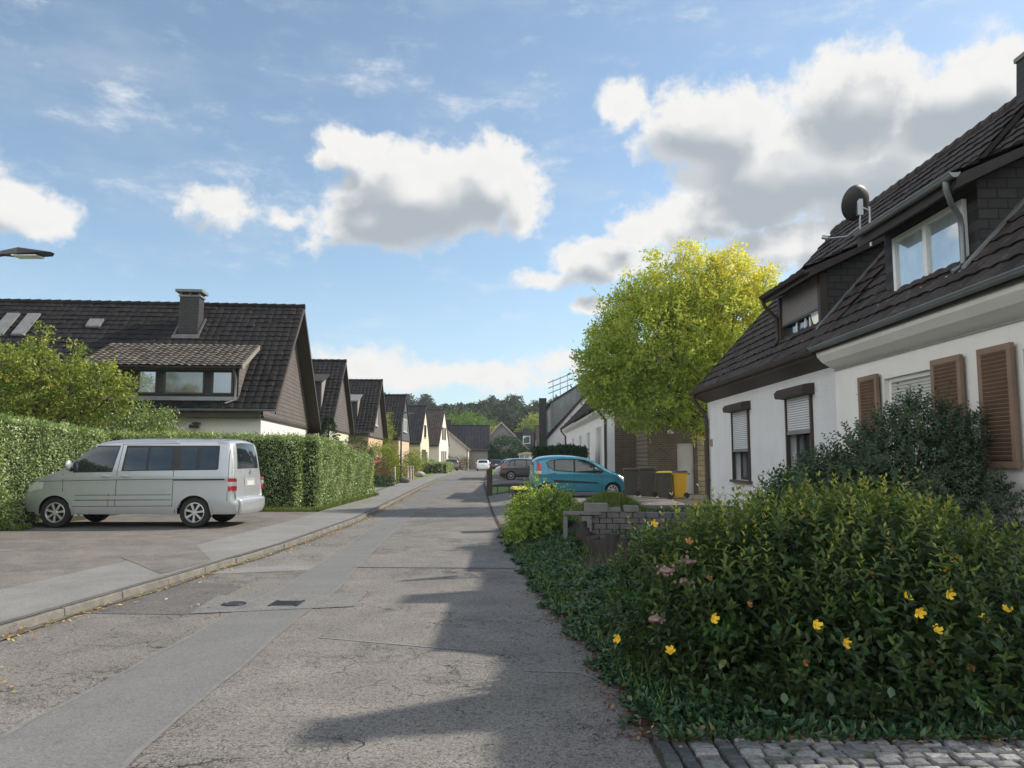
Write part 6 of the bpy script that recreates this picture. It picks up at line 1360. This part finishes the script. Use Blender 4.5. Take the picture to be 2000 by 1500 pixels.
# a few arching fronds of larger leaves low down
fb = np.array([[-.75,-1.0,.55],[-.45,-1.05,.6],[.0,-1.08,.35],[.9,-1.12,.3],[1.4,-1.1,.35],[-1.6,-.3,.6],[-1.25,-.75,.5],[.5,-1.0,.8],[1.1,-.95,.75]])
fa = np.array([[.2,-.5,-.75],[.1,-.5,-.8],[-.2,-.7,-.3],[-.3,-.8,-.1],[.3,-.8,.0],[-.9,-.3,.1],[-.7,-.6,.1],[.1,-.9,.1],[.2,-.9,.1]])
shoots('arching_fronds', fb, fa, np.full(len(fb), .38), 12, .085, L_laurel, wt, spread=1.3, fine=True)
mb = MB(); rs = random.Random(2)
P, d = surf(WE, 1500); k = (d[:,1] < .1) & (P[:,2] < .62); P, d = P[k], d[k]; n_ = len(P)
leaf6('broad_leaves', P, unit(rdir(n_)+d*.8+np.array([0,0,-.2])), unit(d+rdir(n_)*.5+np.array([0,0,.6])), .075*RNG.uniform(.6,1.3,n_), .05, L_ivy, wt)
for i in range(46):
    e = rs.choice(WE); p = Vector((e[0]+rs.uniform(-.6,.6)*e[3], e[1]+rs.uniform(-.6,.6)*e[4], e[2]+rs.uniform(0,.8)*e[5])); b = Vector((p.x*.75, p.y*.6, -.03))
    mb.tube([b, b.lerp(p,.5)+Vector((rs.uniform(-.06,.06),rs.uniform(-.06,.06),.02)), p], [.011,.008,.004], 5)
mb.build('stems', M_twig, wt)
def flower(parent, c, nrm, s=.036, mat=None):
    M = Matrix.Translation(c) @ Vector(nrm).normalized().to_track_quat('Z','Y').to_matrix().to_4x4(); mb = MB(M)
    for k in range(5):
        a = 2*pi*k/5; ca, sa = cos(a), sin(a); u_ = random.uniform(.8,1.1); pt = [(0,0,0),(s*.55,-s*.36,.010),(s*1.0*u_,-s*.24,.022*u_),(s*.95*u_,s*.26,.026),(s*.5,s*.36,.006)]
        mb.add([(x*ca-y*sa, x*sa+y*ca, z) for x,y,z in pt], [(0,1,2,3,4)])
    mb.blob((0,0,.008), (s*.18,s*.18,.008), 1, .2, 1); mb.build('flower', mat or M_petal, parent)
def onx(px, py, Yd):
    r = ray(px, py); t = Yd/r[1]; return Vector((r[0]*t-wl[0], Yd-wl[1], 1.6+r[2]*t))
for (px,py,Yd) in ((1392,1208,5.05),(1208,1247,5.9),(1310,1272,5.35),(1592,1220,4.95),(1795,1196,5.0),(1828,1231,4.95),(1852,1160,5.1),(1967,1190,5.1),(1650,1255,4.9),(1920,1212,5.05),(1770,1168,5.15),(1640,1014,6.1),(1276,1024,6.7),(1358,992,6.75),(1574,1005,6.4),(1865,1092,5.6),(1300,1090,6.1),(1845,1108,5.5),(1410,1057,6.2)):
    p = onx(px, py, Yd-.24); flower(wt, p, (random.uniform(-1.1,.9), -1, random.uniform(-.1,1.3)))
M_spent = pm('spent_petal', (.34,.16,.04), (.22,.10,.03), 9, .7, 0)
for (px,py,Yd) in ((1590,1228,4.9),(1650,1262,4.85),(1460,1180,5.0),(1818,1290,4.85),(1700,1120,5.2),(1530,1045,5.6),(1740,1070,5.5),(1382,1130,5.1),(1900,1300,4.8),(1570,1290,4.75),(1345,1060,5.1)):
    flower(wt, onx(px, py, Yd-.1), (random.uniform(-1,1), -.6, random.uniform(-.5,.5)), .026, M_spent)
# dried pinkish umbels at its left
t = thing('dried_flower_stalks', 'faded pinkish seed heads at the left side of the yellow-flowered bush', 'plant', (1.05,5.3,.1)); mb = MB(); rd = random.Random(6)
for (x,y,z) in ((.0,.0,.75),(.15,.05,.80),(.12,-.05,.68),(.28,.0,.60),(-.1,-.1,.45)):
    mb.tube([(x*.5,y*.5+.1,-.1),(x,y,z)], .005, 5)
    mh = MB().blob((x,y,z), (.05,.05,.02), 3, .25, 2)
    for k in range(14): mh.blob((x+rd.gauss(0,.035), y+rd.gauss(0,.035), z+rd.gauss(0,.018)), (.012,.012,.012), k, .2, 1)
    mh.build('seed_head', pm('dried_flower',(.30,.20,.18),(.22,.14,.12),9,.9,.3), t)
mb.build('stalks', M_twig, t)
# tall dark shrub against the house and glossy laurel
sh = thing('tall_dark_shrub', 'tall dark shrub standing in front of the louvred shutters', 'shrub', (4.35,8.9,.2))
SE = [(.1,0,.95,.8,.7,.7),(.45,.2,1.45,.6,.6,.55),(-.65,.3,.9,.55,.6,.5),(-.15,.2,1.35,.45,.5,.4),(.5,-.3,.8,.7,.6,.5),(.8,.1,1.6,.35,.35,.35),(.35,.0,1.85,.28,.3,.22)]
P, d = ell_points(SE, 2900, .7); k = P[:,2] > .05; P, d = P[k], d[k]
P2 = np.array([[-.9,.3,1.25],[-.75,.3,1.4],[-.6,.3,1.5],[-.5,.2,1.5],[-.05,.1,1.95],[.2,0,2.2],[.35,0,2.15],[.85,.1,2.0],[.95,.1,1.9],[1.1,-.2,.9],[1.2,-.3,.7],[-1.0,.4,1.1],[.4,0,2.1],[.65,0,2.1]])
P2 = np.repeat(P2, 4, 0)+RNG.normal(size=(56,3))*.07-np.array([0,0,.22])
AX = np.concatenate([unit(d+rdir(len(P))*.6+np.array([0,0,.3])), unit(np.array([0,0,1.])+rdir(len(P2))*.4)])
shoots('leafy_twigs', np.concatenate([P, P2]), AX, np.concatenate([RNG.uniform(.10,.22,len(P)), RNG.uniform(.2,.36,len(P2))]), 5, .055, L_shrub, sh, asp=.5, spread=1.2)
mb = MB()
for i in range(20):
    e = rs.choice(SE); p = Vector((e[0]+rs.uniform(-.5,.5)*e[3], e[1]+rs.uniform(-.5,.5)*e[4], e[2]+rs.uniform(0,.9)*e[5])); mb.tube([(p.x*.25,p.y*.25,-.3), (p.x*.6,p.y*.6,p.z*.5), p], [.02,.013,.004], 5)
mb.build('branches', M_twig, sh)
la = thing('laurel_bush', 'glossy green laurel bush at the left foot of the tall dark shrub', 'shrub', (3.55,9.6,.25))
LE2 = [(.0,0,.55,.55,.5,.6),(.45,.1,.75,.55,.5,.55),(-.25,.2,.35,.45,.45,.4),(.8,.1,.6,.5,.5,.6)]
P, d = ell_points(LE2, 1500, .85); k = P[:,2] > .02; P, d = P[k], d[k]
shoots('leafy_twigs', P, d+np.array([0,0,.6])+rdir(len(P))*.4, RNG.uniform(.10,.2,len(P)), 4, .075, L_laurel, la, asp=.42, spread=1.1)
mb = MB()
for i in range(8): a = i*.8; mb.tube([(0.2,0,-.3),(.2+cos(a)*.3,sin(a)*.3,.7)], [.018,.006], 5)
mb.build('branches', M_twig, la)
# sprawling light green shrub at the road edge
rsb = thing('roadside_shrub', 'light green sprawling shrub at the right road edge before the blue car', 'shrub', (.42,14.4,.05))
RSE = [(0,0,.5,.32,.35,.42),(.3,.1,.68,.34,.35,.22),(-.1,-.3,.3,.35,.5,.3),(.02,0,.98,.15,.2,.16),(-.12,.4,.5,.3,.4,.3),(.55,.3,.72,.18,.25,.12)]
P, d = ell_points(RSE, 620, .8); k = P[:,2] > .02; P, d = P[k], d[k]
shoots('leafy_twigs', P, d+np.array([0,0,.3])+rdir(len(P))*.5, RNG.uniform(.12,.26,len(P)), 4, .075, L_fresh, rsb, asp=.6, spread=1.3)
mb = MB()
for i in range(12): a = i*.52; mb.tube([(0,0,-.1),(cos(a)*.15,sin(a)*.15,.5),(cos(a)*.4+.1,sin(a)*.4,.95)], [.014,.01,.004], 5)
mb.build('stems', M_twig, rsb)

# ------------------------------------------------------------ wood on the hill
def farwood(name, label, cells, mat, ls, per, seed, cr=1.2):
    P = []; D = []; Rn = []
    rr_ = np.random.default_rng(seed)
    for (x, y, h, r) in cells:
        n = per; d = unit(rr_.normal(size=(n,3))); d[:,2] = np.abs(d[:,2])*1.0-.25
        rad = np.array([r, r, h*.42]); c = np.array([x, y, float(hill(np.array(x),np.array(y)))+h*.60])
        bump_ = 1+.10*np.sin(d[:,0]*7+x)*np.sin(d[:,2]*8+y)
        P.append(c+d*rad*(rr_.uniform(.86,1.0,n)*bump_)[:,None]); D.append(d); Rn.append(rr_.random(n)*.55+rr_.random()*.45)
    P = np.concatenate(P); D = np.concatenate(D); n = len(P)
    return leaf_obj(name, P, unit(rdir(n)), unit(D+rdir(n)*.6+np.array([0,0,.4])), ls*RNG.uniform(.6,1.4,n), ls*.7, mat, rnd=np.concatenate(Rn))
cells = []; rw_ = random.Random(12)
for row, (yy, hh) in enumerate(((205,15),(222,17),(242,18),(265,19),(292,20))):
    x = -150
    while x < 190:
        cells.append((x+rw_.uniform(-2,2), yy+rw_.uniform(-5,5), hh*rw_.uniform(.74,1.0), rw_.uniform(4.5,6.5))); x += rw_.uniform(6.5,9)
o = farwood('forest', 'dark wood covering the hill behind the street', cells, L_far, .85, 620, 3); tag(o, 'dark wooded hillside closing the view behind the houses', 'forest', kind='stuff')
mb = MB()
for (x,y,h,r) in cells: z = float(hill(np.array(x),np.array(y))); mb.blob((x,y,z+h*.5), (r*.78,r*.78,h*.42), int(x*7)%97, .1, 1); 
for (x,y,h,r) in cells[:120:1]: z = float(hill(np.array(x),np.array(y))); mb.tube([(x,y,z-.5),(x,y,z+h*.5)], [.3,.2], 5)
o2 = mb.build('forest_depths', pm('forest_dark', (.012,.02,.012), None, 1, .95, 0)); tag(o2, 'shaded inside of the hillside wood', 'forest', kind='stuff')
def bigtree(label, x, y, h, r, mat, ls=.55, seed=1, g_=None):
    rr_ = random.Random(seed); ells = [(rr_.uniform(-.55,.55)*r, rr_.uniform(-.4,.4)*r, h*(.55+rr_.uniform(-.18,.22)), r*rr_.uniform(.45,.62), r*.55, h*rr_.uniform(.18,.26)) for _ in range(9)]+[(0,0,h*.55,r*.8,r*.8,h*.3)]
    tree('broadleaf_tree', label, (x,y,float(hill(np.array(float(x)),np.array(float(y))))), h*.4, .3, ells, 520, 16, r*.10, ls, mat, 12, seed, group=g_)
bigtree('bright green round tree rising behind the grey-fronted house', -10.2, 172, 13.5, 7.0, L_farl, .6, 2)
bigtree('olive green tree beyond the street end, left of the zinc clad house', 7.2, 185, 12.5, 6.0, L_apple, .6, 4)
bigtree('feathery pale tree beside the olive one beyond the street end', 3.6, 180, 9.5, 3.2, L_farl, .5, 6)
bigtree('small leafy tree behind the ridge of the grey-fronted house', -3.6, 150, 8.5, 3.0, L_apple, .45, 8)
bigtree('dark garden tree beside the wide-eaved white house', -12.8, 112, 5.0, 2.4, L_far, .3, 9)

# ------------------------------------------------------------ air
hz_ = MB().box(-170, 210, -12, 320, -1.5, 46)
hm = bpy.data.materials.new('haze_air'); hm.use_nodes = True; t = hm.node_tree; t.nodes.clear()
pv = N_(t, 'ShaderNodeVolumePrincipled'); pv.inputs['Color'].default_value = (.82,.90,1,1); pv.inputs['Density'].default_value = .0003; pv.inputs['Anisotropy'].default_value = .2
ou = N_(t, 'ShaderNodeOutputMaterial'); t.links.new(pv.outputs[0], ou.inputs['Volume'])
HAZE = True
if HAZE:
    o = hz_.build('haze', hm); o['kind'] = 'stuff'
